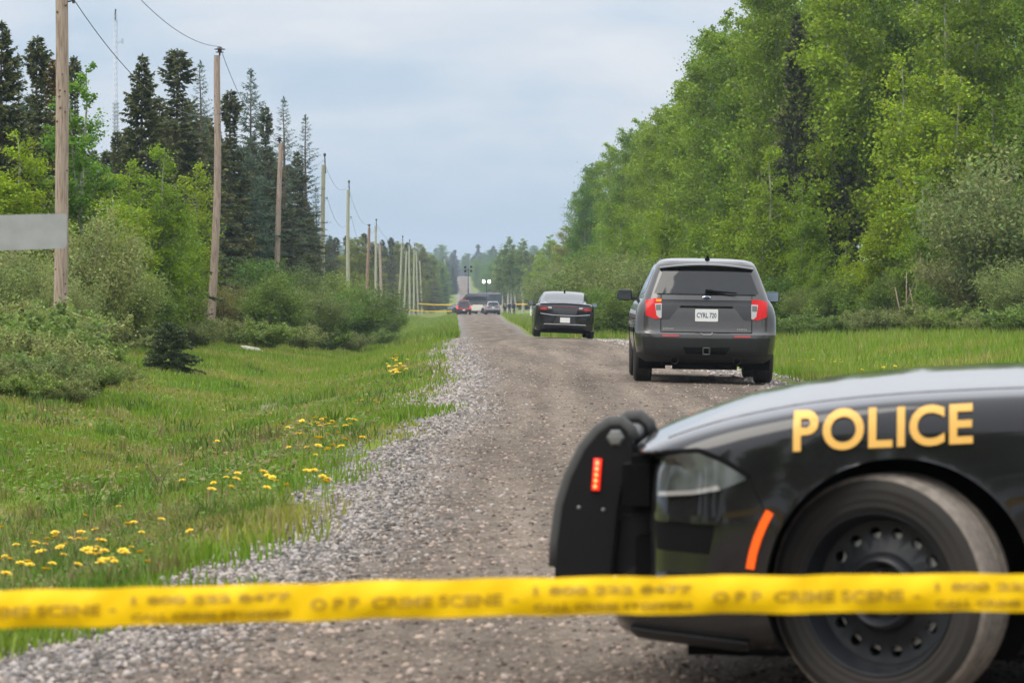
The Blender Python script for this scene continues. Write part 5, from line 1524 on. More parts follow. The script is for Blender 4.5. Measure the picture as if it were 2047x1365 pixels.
def sedan(root, paint, push_bar=False, letters=False, steer=0.0, lit=False, plate_txt=None, detailed=True):
    q = np.linspace(-4.125, .905, 190 if detailed else 110)[::-1]
    q = np.unique(np.concatenate([q, np.linspace(.55, .905, 36), np.linspace(-4.125, -3.85, 16)]))[::-1]
    o_ = np.argsort(ST[:, 0]); S = ST[o_]
    zb, w, zsh, wsh, zc = [pchip(S[:, 0], S[:, k], q) for k in range(1, 6)]
    rows = []
    for i in range(len(q)):
        hgt = zsh[i] - zb[i]
        prof = [(w[i] - .10, zb[i]), (w[i] - .025, zb[i] + .045), (w[i] - .006, zb[i] + .20 * hgt), (w[i], zb[i] + .48 * hgt), (w[i] - .010, zb[i] + .76 * hgt), (w[i] - .035, zsh[i] - .045), (wsh[i] - .01, zsh[i] - .004), (wsh[i] * .80, zsh[i] + (zc[i] - zsh[i]) * .30), (wsh[i] * .40, zsh[i] + (zc[i] - zsh[i]) * .74), (0, zc[i])]
        half = catmull(prof, 44)
        full = np.vstack([half, (half * [-1, 1])[-2::-1]])
        rows.append(np.column_stack([np.full(len(full), q[i]), full]))
    G = np.array(rows); NP = 44
    # the fascia sits back under the hood's leading edge
    sm = lambda a, b, v: np.clip((v - a) / (b - a), 0, 1) ** 2 * (3 - 2 * np.clip((v - a) / (b - a), 0, 1))
    G[..., 0] -= 0.125 * sm(.50, .80, G[..., 0]) * (1 - sm(.745, .785, G[..., 2])) * sm(.30, .38, G[..., 2])
    A = [(-0.03, .372, .404), (-3.05, .372, .405)]
    def cls(c, i, j):
        jj = j if j < NP - 1 else 2 * NP - 3 - j
        x, y, z = c
        if x > .765 or (x > .42 and z < .60): return "front_bumper"
        if jj > 30 and x > -.5: return "hood"
        if x < -3.86 and z < .70: return "rear_bumper#" + ("l" if y > 0 else "r")
        if jj > 30 and x < -3.45 or (x < -4.0 and abs(y) < .62 and z > .7): return "trunk_lid"
        sd = "l" if y > 0 else "r"
        if x > -.62: return "front_fender#" + sd
        if x > -1.75: return "front_door#" + sd
        if x > -2.75 and jj < 31: return "rear_door#" + sd
        if jj >= 31: return "body_top"
        return "rear_fender#" + sd
    bvh, ob = shell(G, cls, A, False, root, lambda n_: paint)
    # close the two ends
    for row, nm in ((G[0], "nose_panel"), (G[-1], "tail_panel")):
        mb = MB(); c = row.mean(0); sgn = 1 if nm[0] == "n" else -1
        k = len(row); vs = [tuple(p) for p in row] + [(p[0] + sgn * .012, c[1] + (p[1] - c[1]) * .6, c[2] + (p[2] - c[2]) * .6) for p in row] + [(c[0] + sgn * .016, c[1], c[2])]
        mb.add(vs, [(i, i + 1, k + i + 1, k + i) for i in range(k - 1)] + [(k + i, k + i + 1, 2 * k) for i in range(k - 1)] + [(k - 1, 0, k, 2 * k - 1), (2 * k - 1, k, 2 * k)])
        ob[nm] = mb.build(nm, paint, root, True)
    # cabin
    q2 = np.linspace(-3.74, -.50, 90)[::-1]; S2 = GH[np.argsort(GH[:, 0])]
    yb, zb2, yt, zt, zc2 = [pchip(S2[:, 0], S2[:, k], q2) for k in range(1, 6)]
    rows = []
    for i in range(len(q2)):
        prof = [(yb[i], zb2[i] - .03), ((yb[i] * .62 + yt[i] * .38), zb2[i] + (zt[i] - zb2[i]) * .5), (yt[i] + .012, zt[i] - .012), (yt[i] - .05, zt[i] + (zc2[i] - zt[i]) * .45), (yt[i] * .5, zc2[i] - (zc2[i] - zt[i]) * .12), (0, zc2[i])]
        half = catmull(prof, 26); full = np.vstack([half, (half * [-1, 1])[-2::-1]]); rows.append(np.column_stack([np.full(len(full), q2[i]), full]))
    b2, ob2 = shell(np.array(rows), lambda c, i, j: "roof", [], False, root, lambda n_: paint)
    cab = join_bvh(ob2["roof"])
    drape(cab, [(.545, 1.392), (0, 1.43), (-.545, 1.392)], [(.60, 1.12), (0, 1.125), (-.60, 1.12)], 'rear', "rear_window", GLASS_L if not letters else GLASS_D, root, .005, 20, 10)
    drape(cab, [(.58, 1.345), (0, 1.39), (-.58, 1.345)], [(.68, 1.06), (0, 1.075), (-.68, 1.06)], 'front', "windshield", GLASS_D, root, .005, 20, 10)
    for sd in ('left', 'right'):
        drape(cab, [(-.98, 1.19), (-1.30, 1.315), (-1.72, 1.375)], [(-.92, 1.03), (-1.3, 1.025), (-1.74, 1.03)], sd, "side_window", GLASS_D, root, .004, 14, 6)
        drape(cab, [(-1.80, 1.38), (-2.2, 1.39), (-2.62, 1.35)], [(-1.82, 1.03), (-2.2, 1.045), (-2.85, 1.085)], sd, "side_window", GLASS_D, root, .004, 14, 6)
    body = join_bvh(*ob.values())
    # lamps
    for sd in ('left', 'right'):
        hl = drape(body, [(.730, .762), (.68, .776), (.585, .785), (.505, .755), (.435, .715)], [(.735, .643), (.68, .648), (.60, .657), (.51, .675), (.435, .705)], sd, "headlight", HEAD, root, .008, 22, 8, .02)
        drape(body, [(.720, .658), (.68, .661), (.60, .670), (.52, .687)], [(.720, .644), (.68, .647), (.60, .656), (.51, .674)], sd, "headlight_trim", LAMP_CLEAR, hl, .014, 16, 3, .01)
        drape(body, [(.725, .780), (.68, .791), (.58, .800), (.495, .768), (.420, .722)], [(.730, .762), (.68, .776), (.585, .785), (.505, .755), (.435, .715)], sd, "headlight_gap", FLATBLACK, hl, .004, 22, 3, .005)
        # amber corner lamp following the arch
        arc = lambda r_, a: (-.03 + math.cos(R(a)) * (r_ - .008), .372 + math.sin(R(a)) * r_)
        drape(body, [arc(.475, a) for a in (31, 26, 20, 14, 8)], [arc(.450, a) for a in (31, 26, 20, 14, 8)], sd, "side_marker", LAMP_AMBER_ON if (lit or letters) else LAMP_RED, root, .008, 16, 4, .01)
        drape(body, [(.76, .565), (.53, .565)], [(.75, .480), (.55, .478)], sd, "fog_pocket", FLATBLACK, root, .003, 8, 5, .002)
        drape(body, [(.77, .592), (.51, .592)], [(.77, .570), (.515, .570)], sd, "bumper_crease", mat("black_paint", (0.01,) * 3), root, .012, 8, 3, .02)
        drape(body, [(.80, .245), (.62, .235), (.43, .215)], [(.78, .215), (.62, .205), (.43, .19)], sd, "chin_spoiler", PLASTIC, root, .03, 10, 3, .06)
    for y0 in (1, -1):
        sg = [(.80 * y0, .935), (.52 * y0, .955)], [(.80 * y0, .845), (.50 * y0, .835)]
        tl = drape(body, [(.83 * y0, .940), (.66 * y0, .968), (.46 * y0, .965)], [(.83 * y0, .860), (.66 * y0, .845), (.42 * y0, .900)], 'rear', "tail_lamp", LAMP_DEEP, root, .012, 14, 7, .03)
        drape(body, [(.79 * y0, .930), (.60 * y0, .940)], [(.79 * y0, .875), (.60 * y0, .870)], 'rear', "brake_lamp", LAMP_RED, tl, .018, 8, 4, .01)
        drape(body, [(.55 * y0, .965), (.44 * y0, .965)], [(.54 * y0, .925), (.42 * y0, .915)], 'rear', "reverse_lamp", LAMP_CLEAR, tl, .020, 6, 4, .01)
        ex = MB(); ex.tube([(-3.7, .52 * y0, .30), (-4.13, .52 * y0, .30)], [.05, .05], 16, False); ex.build("exhaust_tip", CHROME, root, True)
        rf = drape(body, [(.80 * y0, .42), (.60 * y0, .40)], [(.80 * y0, .40), (.60 * y0, .38)], 'rear', "bumper_line", PLASTIC, root, .008, 6, 3, .01)
    drape(body, [(.44, .972), (0, .985), (-.44, .972)], [(.44, .952), (0, .965), (-.44, .952)], 'rear', "lamp_bar", LAMP_DEEP, root, .014, 20, 3, .01)
    drape(body, [(.40, .94), (0, .95), (-.40, .94)], [(.34, .745), (0, .74), (-.34, .745)], 'rear', "lamp_panel", mat("black_gloss_panel", (.03, .03, .03), .15, 0, .5, .6), root, .006, 12, 5, .01)
    drape(body, [(.80, 1.062), (0, 1.10), (-.80, 1.062)], [(.80, 1.04), (0, 1.075), (-.80, 1.04)], 'rear', "spoiler_lip", paint, root, .05, 20, 3, .06)
    drape(body, [(.78, .762), (.40, .722), (0, .715), (-.40, .722), (-.78, .762)], [(.78, .742), (.40, .702), (0, .695), (-.40, .702), (-.78, .742)], 'rear', "lip_highlight", mat("trim_and_highlight_grey"), root, .012, 20, 3, .02)  # pale strip paints the light caught on the lip below the lamps
    drape(body, [(.26, .675), (-.26, .675)], [(.36, .46), (-.36, .46)], 'rear', "plate_recess", PLASTIC, root, .006, 8, 5, .01)
    drape(body, [(.66, .435), (0, .44), (-.66, .435)], [(.66, .415), (0, .42), (-.66, .415)], 'rear', "bumper_crease", mat("trim_and_highlight_grey", (.22, .22, .215), .3), root, .016, 14, 3, .02)  # highlight along the rear bumper crease, painted as a pale grey strip
    drape(body, [(.66, .36), (-.66, .36)], [(.56, .26), (-.56, .26)], 'rear', "diffuser", FLATBLACK, root, .012, 8, 4, .03)
    hit = body.ray_cast(Vector((-9, 0, .56)), Vector((1, 0, 0)))[0]
    plate_on(root, hit.x - .03, 0, .56, .31, .16, plate_txt, size=.06)
    mb = MB(); mb.tube([(-2.55, 0, 1.445), (-2.58, 0, 1.52)], [.035, .012], 8); mb.build("roof_antenna", FLATBLACK, root, True)
    for sd in (1, -1): mirror(root, (-.93, sd * 1.03, 1.06), (.10, .19, .135), sd, paint)
    mb = MB(); mb.box((-1.62, 0, .22), (4.5, 1.5, .14)); mb.box((-1.5, 0, .5), (4.0, 1.02, .5)); mb.build("underbody", FLATBLACK, root)
    wheel_wells(root, A)
    for x in (0.0, -3.05):
        for sd in (1, -1):
            wheel(root, (x, sd * (.82 if x == 0 else .845), .3635), steer if x == 0 else 0, sd, detailed)
    # shut lines
    for sd in ('left', 'right'):
        for xa, xb in ((-.615, -.66), (-1.78, -1.80)):
            drape(body, [(xa, .93), (xa - .012, .93)], [(xb, .24), (xb - .012, .24)], sd, "shut_line", FLATBLACK, root, .0025, 2, 18, .002)
    # hood to fender gap and the bumper seam
    for sg in (1, -1):
        col_ = 31 if sg > 0 else 2 * NP - 2 - 31
        pts = [Vector(G[i, col_]) + Vector((0, 0, -.0015)) for i in range(len(q)) if -.46 < G[i, col_, 0] < .70][::3]
        mb = MB(); mb.tube(pts, .0035, 5, False); mb.build("hood_gap", FLATBLACK, root, True)
        drape(body, [(.425, .712), (.421, .712)], [(.372, .60), (.368, .60)], 'left' if sg > 0 else 'right', "shut_line", FLATBLACK, root, .002, 2, 8, .002)
    # hood rear edge and wipers
    mb = MB(); mb.tube([(-.47, .72, .99), (-.44, .4, 1.035), (-.43, 0, 1.052), (-.44, -.4, 1.035), (-.47, -.72, .99)], .016, 6); mb.build("cowl_seal", FLATBLACK, root, True)
    for yy in (.45, -.15):
        mb = MB(); mb.tube([(-.52, yy, 1.06), (-.60, yy - .25, 1.09), (-.62, yy - .55, 1.10)], .012, 5); mb.build("wiper", FLATBLACK, root)
    if push_bar:
        pb = empty("push_bumper"); pb.parent = root; pb.location = (.905, 0, 0)
        L_ = [(.205, .31), (.205, .38), (.200, .47), (.185, .58), (.155, .675), (.110, .765), (.062, .823), (.025, .848), (-.012, .850), (-.040, .827), (-.050, .795), (-.056, .75), (-.040, .70), (-.015, .64), (-.002, .56), (.005, .48), (.015, .40), (.02, .31)]
        for yy in (.30, -.22):
            mb = MB(); mb.prism(L_, 'y', yy - .022, yy + .022); up = mb.build("upright", mat("powder_coat", (0.010, 0.010, 0.011), 0.5, 0, 0.18, bump=(220, .12, .001)), pb, bevel=.006)
            rub = MB(); path = [(p[0], yy, p[1]) for p in L_[1:11]]; rub.tube(path, .024, 8); rub.build("rubber_edge", mat("edge_rubber", (.05, .05, .048), .8), up, True)
            sy = yy + .024
            if yy > 0:
                mb = MB(); mb.tube([(.070, sy + .002, .632), (.062, sy + .002, .735)], .0135, 10); wl = mb.build("warning_light", LAMP_RED_LED, up, True)
                for q in range(5): mb = MB(); mb.add(*_rounded((.0695 - .0018 * q, sy + .014, .645 + .019 * q), (.011, .008, .012))); mb.build("led", LED_DOT, wl, True)
                for bx, bz in ((.125, .575), (.045, .568)):
                    mb = MB(); mb.lathe([(0, .004), (.006, .003), (.007, 0)], 8, 'y', (bx, sy - .002, bz)); mb.build("bolt", mat("dull_steel", (.22, .22, .21), .5, .5), up, True)
                mb = MB(); mb.lathe([(0, .012), (.022, .010), (.030, 0)], 6, 'y', (.005, sy - .002, .803)); mb.build("hex_bolt", mat("dull_steel", (.22, .22, .21), .5, .5), up)
        mb = MB(); mb.tube([(0.0, -.22, .80), (0.0, .30, .80)], .03, 14); mb.build("top_tube", mat("worn_tube", (.20, .20, .19), .4, .6), pb, True, auto=.8)
        for zz in (.68, .52, .38):
            mb = MB(); mb.box((.10 if zz > .6 else .15, .04, zz), (.05, .49, .10)); mb.build("cross_plate", mat("powder_coat"), pb, bevel=.01)
        for yy in (.26, -.18):
            mb = MB(); mb.box((-.07, yy, .62), (.16, .05, .055)); mb.build("mount_arm", mat("powder_coat"), pb, bevel=.01)
            mb = MB(); mb.box((-.06, yy, .44), (.13, .05, .22)); mb.build("mount_plate", mat("powder_coat"), pb, bevel=.01)
        for yy in (.40, -.32):
            for zz in (.66, .71):
                mb = MB(); mb.lathe([(0, .012), (.009, .010), (.011, 0)], 10, 'y', (-.05, yy, zz)); mb.build("grille_clip", mat("dull_steel", (.22, .22, .21), .5, .5), pb, True)
    gr = MB(); gr.box((.80, 0, .665), (.12, 1.16, .19)); gr.build("grille", FLATBLACK, root, bevel=.03)
    gr = MB(); gr.box((.800, 0, .42), (.06, .90, .16)); gr.build("lower_grille", FLATBLACK, root, bevel=.01)
    if letters:
        drape_text(body, "POLICE", .160, (.290, .797), -1, 'left', "letter", GOLD, root, .006, .004, True, .99, .055, 2)
    return root

# ------------------------------------------------------------------ stacked-level bodies (SUV, pickup, van)
def level_stack(levels, nz, ncol=(10, 10, 100, 10, 10)):
    """levels: z, x_rear, x_front, half width, rear corner radius, front corner radius, rear bow"""
    Lv = np.array(levels); zq = np.linspace(Lv[0, 0], Lv[-1, 0], nz); zq = np.unique(np.concatenate([zq, Lv[:, 0]]))
    pr = [pchip(Lv[:, 0], Lv[:, k], zq) for k in range(1, Lv.shape[1])]
    G = []
    for i, z in enumerate(zq):
        xr_, xf_, w, rr, rf, bow = [p[i] for p in pr]
        h = []
        for t in np.linspace(0, 1, ncol[0], endpoint=False): y = (w - rr) * t; h.append((xr_ + bow * (y / w) ** 2, y))
        bx = xr_ + bow * ((w - rr) / w) ** 2
        for t in np.linspace(0, 1, ncol[1], endpoint=False): a = t * math.pi / 2; h.append((bx + rr * (1 - math.cos(a)), w - rr + rr * math.sin(a)))
        for t in np.linspace(0, 1, ncol[2], endpoint=False):
            x = bx + rr + (xf_ - rf - bx - rr) * t; h.append((x, w))
        for t in np.linspace(0, 1, ncol[3], endpoint=False): a = t * math.pi / 2; h.append((xf_ - rf + rf * math.sin(a), w - rf + rf * math.cos(a)))
        for t in np.linspace(0, 1, ncol[4] + 1): h.append((xf_, (w - rf) * (1 - t)))
        h = np.array(h); full = np.vstack([h, (h * [1, -1])[-2:0:-1]])
        G.append(np.column_stack([full, np.full(len(full), z)]))
    return np.array(G)
def cap(parent, ring, name, m):
    me = bpy.data.meshes.new(name); c = ring.mean(0)
    me.from_pydata([tuple(p) for p in ring] + [tuple(c)], [], [(i, (i + 1) % len(ring), len(ring)) for i in range(len(ring))]); return link_mesh(name, me, m, parent)

def suv(root, paint, lit=True, plate_txt=None, detailed=True):
    """origin: ground below the rear axle"""
    Lo = [(.30, -.86, 3.80, .84, .30, .40, .10), (.36, -1.00, 3.88, .93, .34, .40, .12), (.47, -1.075, 3.95, .975, .36, .42, .13), (.62, -1.085, 3.97, .995, .36, .42, .13), (.70, -1.075, 3.97, 1.0, .34, .42, .13), (.735, -1.035, 3.96, 1.0, .30, .42, .12), (.86, -1.005, 3.94, .998, .28, .42, .12), (1.0, -.985, 3.86, .985, .26, .42, .12), (1.10, -.965, 3.45, .955, .25, .5, .12), (1.19, -.94, 2.55, .90, .24, .5, .12)]
    Up = [(1.17, -.955, 2.75, .895, .24, .5, .12), (1.26, -.92, 2.45, .865, .23, .5, .12), (1.45, -.83, 1.98, .795, .21, .45, .11), (1.60, -.755, 1.52, .735, .19, .4, .10), (1.68, -.70, 1.25, .70, .19, .4, .10), (1.735, -.60, 1.02, .65, .22, .4, .08), (1.77, -.35, .70, .52, .26, .3, .05), (1.78, -.1, .45, .36, .25, .25, .03)]
    A = [(0.0, .385, .43), (3.02, .385, .43)]
    def cls(c, i, j):
        x, y, z = c
        sd = "l" if y > 0 else "r"
        if z < .44 and x < -.4: return "lower_bumper"
        if z < .72 and x < -.5: return "rear_bumper"
        if x < -.80 and abs(y) < .66: return "tailgate"
        if x < .75: return "rear_fender#" + sd
        if x < 2.35 and z < 1.1: return "door#" + sd
        if x > 3.3 and z < .9: return "front_bumper"
        return "front_body"
    b1, o1 = shell(level_stack(Lo, 34), cls, A, True, root, lambda n_: PLASTIC if n_ in ("lower_bumper",) or (n_ == "rear_bumper" and False) else paint)
    G2 = level_stack(Up, 26)
    b2, o2 = shell(G2, lambda c, i, j: "roof" if c[2] > 1.62 else "cabin_frame", [], True, root, lambda n_: paint)
    cap(root, G2[-1], "roof_panel", paint)
    body = join_bvh(*o1.values()); cab = join_bvh(*o2.values()); both = join_bvh(*o1.values(), *o2.values())
    drape(cab, [(.60, 1.625), (0, 1.635), (-.60, 1.625)], [(.735, 1.275), (.70, 1.268), (-.70, 1.268), (-.735, 1.275)], 'rear', "rear_window", GLASS_D, root, .006, 24, 10)
    for sd in ('left', 'right'):
        drape(cab, [(-.42, 1.60), (-.05, 1.625)], [(-.50, 1.30), (.05, 1.27)], sd, "side_window", GLASS_L, root, .004, 10, 6)
        drape(cab, [(.0, 1.625), (.85, 1.62)], [(.10, 1.27), (.95, 1.25)], sd, "side_window", GLASS_D, root, .004, 10, 6)
        drape(cab, [(.92, 1.62), (1.25, 1.60), (1.75, 1.42)], [(1.02, 1.25), (1.4, 1.245), (2.1, 1.235)], sd, "side_window", GLASS_D, root, .004, 12, 6)
    drape(cab, [(.58, 1.60), (0, 1.63), (-.58, 1.60)], [(.70, 1.24), (0, 1.25), (-.70, 1.24)], 'front', "windshield", GLASS_D, root, .005, 16, 8)
    # roof spoiler with side wings and high brake lamp
    sp = MB(); n = 24; vs = []
    for k in range(n + 1):
        y = -.66 + 1.32 * k / n; xx = -.80 + .10 * (y / .66) ** 2
        for px_, pz in ((.30, 1.712 - .05 * (y / .66) ** 2), (.0, 1.690 - .05 * (y / .66) ** 2), (-.02, 1.672 - .05 * (y / .66) ** 2), (0, 1.655 - .05 * (y / .66) ** 2), (.16, 1.640 - .04 * (y / .66) ** 2)): vs.append((xx + px_, y, pz))
    sp.add(vs, [(5 * k + q, 5 * k + q + 1, 5 * k + 6 + q, 5 * k + 5 + q) for k in range(n) for q in range(4)]); sp.build("roof_spoiler", paint, root, True, auto=.9)
    for s in (1, -1):
        mb = MB(); mb.tube([(.2, s * .66, 1.70), (1.0, s * .60, 1.765)], [.018, .018], 6); mb.build("roof_rail", PLASTIC, root, True)
    mb = MB(); mb.tube([(-.45, -.02, 1.735), (-.56, -.02, 1.80)], [.05, .012], 8); mb.build("roof_antenna", FLATBLACK, root, True)
    # tailgate features
    band = mat("gloss_black_applique", (.016, .016, .017), .3, 0, .5, .3)
    drape(both, [(.64, 1.182), (-.64, 1.182)], [(.64, 1.098), (-.64, 1.098)], 'rear', "applique_bar", band, root, .006, 16, 4, .008)
    drape(both, [(.64, 1.099), (.38, 1.099)], [(.64, .905), (.535, .905)], 'rear', "applique_wing", band, root, .005, 8, 5, .008)
    drape(both, [(-.38, 1.099), (-.64, 1.099)], [(-.535, .905), (-.64, .905)], 'rear', "applique_wing", band, root, .005, 8, 5, .008)
    drape(both, [(.355, 1.10), (-.355, 1.10)], [(.385, 1.07), (-.385, 1.07)], 'rear', "handle_recess", FLATBLACK, root, .006, 8, 3, .006)
    for y0, y1, z0, z1 in ((.645, .635, 1.25, .73), (-.635, -.645, 1.25, .73)):
        drape(both, [(y0, z0), (y1, z0)], [(y0, z1), (y1, z1)], 'rear', "shut_line", FLATBLACK, root, .003, 2, 16, .002)
    drape(both, [(.64, .735), (-.64, .735)], [(.64, .722), (-.64, .722)], 'rear', "shut_line", FLATBLACK, root, .003, 16, 2, .002)
    drape(both, [(.70, 1.262), (-.70, 1.262)], [(.70, 1.250), (-.70, 1.250)], 'rear', "shut_line", FLATBLACK, root, .003, 16, 2, .002)
    for s in (1, -1):
        tl = drape(both, [(.855 * s, 1.165), (.74 * s, 1.195), (.635 * s, 1.195)], [(.850 * s, .955), (.72 * s, .905), (.640 * s, .915)], 'rear', "tail_lamp", LAMP_RED_ON if lit else LAMP_RED, root, .014, 12, 10, .03)
        drape(both, [(.725 * s, 1.12), (.628 * s, 1.125)], [(.70 * s, .955), (.66 * s, .920), (.630 * s, .925)], 'rear', "reverse_lens", LAMP_CLEAR, tl, .020, 8, 8, .012)
        drape(both, [(.712 * s, 1.105), (.640 * s, 1.108)], [(.708 * s, 1.03), (.642 * s, 1.03)], 'rear', "lens_insert", mat("lens_insert", (.10, .095, .09), .2, 0, .6, .6), tl, .025, 5, 5, .006)
        if s > 0: drape(both, [(.71 * s, 1.180), (.635 * s, 1.182)], [(.71 * s, 1.150), (.635 * s, 1.152)], 'rear', "turn_lamp", LAMP_ORANGE if lit else LAMP_RED, tl, .022, 5, 4, .01)
        drape(both, [(.62 * s, .688), (.385 * s, .688)], [(.62 * s, .662), (.385 * s, .664)], 'rear', "reflector", LAMP_RED, root, .010, 8, 3, .008)
        ex = MB(); ex.tube([(-.6, .44 * s, .335), (-1.02, .44 * s, .335)], [.052, .055], 14, False); ex.build("exhaust_tip", mat("dull_chrome", (.32, .30, .26), .35, .8), root, True)
        mirror(root, (1.95, s * 1.10, 1.235), (.12, .235, .17), s, PLASTIC)
    drape(body, [(.90, .655), (.5, .645), (-.5, .645), (-.90, .655)], [(.86, .40), (.5, .37), (-.5, .37), (-.86, .40)], 'rear', "bumper_cover", mat("textured_bumper", (.016, .016, .016), .5, 0, .3, .1), root, .006, 26, 8, .01)
    drape(body, [(.33, .52), (-.33, .52)], [(.28, .425), (-.28, .425)], 'rear', "hitch_recess", FLATBLACK, root, .012, 8, 4, .004)
    mb = MB()
    for a, b in (((-.05, .05), (.05, .05)), ((.05, .05), (.05, -.05)), ((.05, -.05), (-.05, -.05)), ((-.05, -.05), (-.05, .05))):
        mb.tube([(-1.115, a[0] * .9, .465 + a[1] * .9), (-1.115, b[0] * .9, .465 + b[1] * .9)], .013, 6)
    mb.build("tow_hitch", mat("hitch_steel", (.06, .06, .06), .5, .5), root)
    hx = both.ray_cast(Vector((-9, 0, .965)), Vector((1, 0, 0)))[0].x
    plate_on(root, hx - .008, 0, .968, .322, .172, plate_txt, size=.085)
    mb = MB(); mb.lathe([(0, .012), (.058, .010), (.066, .004), (.066, 0)], 24, 'y'); em = mb.build("emblem", CHROME, root, True)
    hx2 = both.ray_cast(Vector((-9, 0, 1.215)), Vector((1, 0, 0)))[0].x
    em.rotation_euler = (0, 0, R(90)); em.scale = (1, 1, .42); em.location = (hx2 - .004, 0, 1.215)
    mb = MB(); mb.lathe([(0, .015), (.050, .013), (.052, 0)], 24, 'y'); e2 = mb.build("emblem_field", mat("emblem_blue", (.02, .04, .11), .3), em, True); e2.location = (0, 0.0, 0)
    if detailed:
        badge = mat("badge_chrome", (.62, .60, .56), .25, .8)
        for y0, n_ in ((.60, 8), (-.44, 6)):
            for k in range(n_):
                yy = y0 - k * (.155 / n_ if y0 > 0 else .145 / n_) ; z_ = .775
                hx3 = both.ray_cast(Vector((-9, yy, z_)), Vector((1, 0, 0)))[0].x
                mb = MB(); mb.box((hx3 - .003, yy, z_), (.006, .0135, .020 if k % 3 else .024)); mb.build("badge_letter", badge, root)
    # wiper
    hx4 = cab.ray_cast(Vector((-9, 0, 1.30)), Vector((1, 0, 0)))[0].x
    mb = MB(); mb.box((hx4 - .03, -.03, 1.30), (.04, .10, .06)); mb.tube([(hx4 - .04, 0, 1.31), (hx4 - .045, -.42, 1.285)], [.022, .010], 6); mb.build("rear_wiper", FLATBLACK, root)
    # chrome nick on the bumper step
    for s in (1, -1):
        mb = MB(); mb.tube([(-1.10, .085 * s, .725), (-1.105, .055 * s, .70)], .006, 5); mb.build("bumper_step_mark", CHROME, root)
    mb = MB(); mb.tube([(-1.105, .055, .70), (-1.105, -.055, .70)], .004, 5); mb.build("bumper_step_edge", mat("trim_and_highlight_grey"), root)
    mb = MB(); mb.box((1.5, 0, .33), (4.5, 1.25, .16)); mb.box((1.45, 0, .55), (4.2, 1.0, .5)); mb.box((-.55, 0, .27), (.5, .9, .14)); mb.build("underbody", FLATBLACK, root)
    wheel_wells(root, A, .55, .93)
    for x in (0.0, 3.02):
        for s in (1, -1): wheel(root, (x, s * .86, .385), 0, s, False, .385, .255)
    return root
# ------------------------------------------------------------------ vehicles in place
# nearest patrol car, nose to the left, front wheels turned
car_y = 9.72; car_x, car_a = X_at(1778, car_y), R(9)
fwd = math.pi - car_a
lx, ly = -math.sin(car_a) * .95, -math.cos(car_a) * .95
root = empty("police_car", (car_x - lx, car_y - ly, rz(car_x, car_y) + 0.02), fwd)
sedan(root, BLACK, push_bar=True, letters=True, steer=R(-23), detailed=True)
tag(root, "black police sedan with gold POLICE lettering and push bumper, front wheels turned", "police car")

# dark SUV driving away
dS = 43.9; xS = X_at(1411, dS)
head = math.pi / 2 - 0.016
ox, oy = xS + 1.08 * math.cos(head), dS + 1.08 * math.sin(head)
root = empty("suv", (ox, oy, rz(ox, oy) + 0.015), head)
root.rotation_euler = (R(0.9), 0, head)
suv(root, GREY, True, "CYRL 720", True); root.scale = (.97,) * 3
tag(root, "dark grey SUV seen from behind with lit red tail lamps on the gravel", "SUV")

# black sedan further along
dC = 101.6; xC = X_at(1128, dC)
head = math.pi / 2 + 0.012
ox, oy = xC + 4.12 * math.cos(head), dC + 4.12 * math.sin(head)
root = empty("sedan", (ox, oy, rz(xC, dC + 1) + 0.03), head)
root.rotation_euler = (R(2.2), R(0.3), head)
sedan(root, BLACK, detailed=False, plate_txt="BKTN 318" if False else None)
tag(root, "black sedan seen from behind, further up the road than the SUV", "sedan")

# far group of vehicles
def far_at(px, d): x = X_at(px, d); return x, d, rz(x, d) + 0.02
x, y, z = far_at(985, 430)
root = empty("suv", (x, y, z), math.pi / 2 + .06); suv(root, SILVER, False, None, False)
tag(root, "distant silver-grey SUV beside the standing officers", "SUV")
x, y, z = far_at(927, 425)
root = empty("pickup_truck", (x, y, z), math.pi / 2 + .03)
MAROON = mat("black_red_paint", (.035, .012, .014), .25, 0, .5, .8)
Lo = [(.40, -1.2, 4.0, .86, .15, .3, .02), (.50, -1.28, 4.1, .98, .15, .35, .03), (.75, -1.28, 4.15, 1.0, .15, .35, .03), (1.0, -1.22, 4.1, .99, .15, .35, .03), (1.18, -1.20, 3.6, .96, .14, .4, .03), (1.25, -1.20, 2.9, .93, .12, .4, .03)]
Up = [(1.23, .35, 2.9, .90, .15, .4, .05), (1.5, .45, 2.3, .82, .15, .4, .05), (1.78, .6, 1.7, .73, .15, .4, .05), (1.88, .7, 1.5, .66, .15, .3, .05), (1.92, .85, 1.3, .5, .2, .2, .03)]
G1 = level_stack(Lo, 18); b1, o1 = shell(G1, lambda c, i, j: "tailgate" if c[0] < -1.1 else "bed_side" if c[0] < .3 else "cab_lower", [(0, .42, .47), (3.4, .42, .47)], True, root, lambda n_: MAROON)
cap(root, G1[-1] - [0, 0, .12], "bed_cover", PLASTIC)
G2 = level_stack(Up, 14); b2, o2 = shell(G2, lambda c, i, j: "cab", [], True, root, lambda n_: MAROON); cap(root, G2[-1], "roof_panel", MAROON)
cab = join_bvh(*o2.values()); low = join_bvh(*o1.values())
drape(cab, [(.62, 1.74), (-.62, 1.74)], [(.72, 1.36), (-.72, 1.36)], 'rear', "rear_window", GLASS_D, root, .006, 8, 5)
for s in (1, -1):
    drape(low, [(.97 * s, 1.18), (.76 * s, 1.18)], [(.97 * s, .78), (.76 * s, .78)], 'rear', "tail_lamp", mat("red_lens_far", (.6, .03, .03), .2, emit=(1, .08, .08), estr=.6), root, .015, 6, 6)
    mirror(root, (2.2, s * 1.12, 1.3), (.12, .22, .2), s, PLASTIC)
    for x_ in (0, 3.4): wheel(root, (x_, s * .84, .41), 0, s, False, .41, .27)
drape(low, [(.75, .80), (-.75, .80)], [(.75, .72), (-.75, .72)], 'rear', "red_trim", LAMP_RED_ON, root, .012, 6, 3)
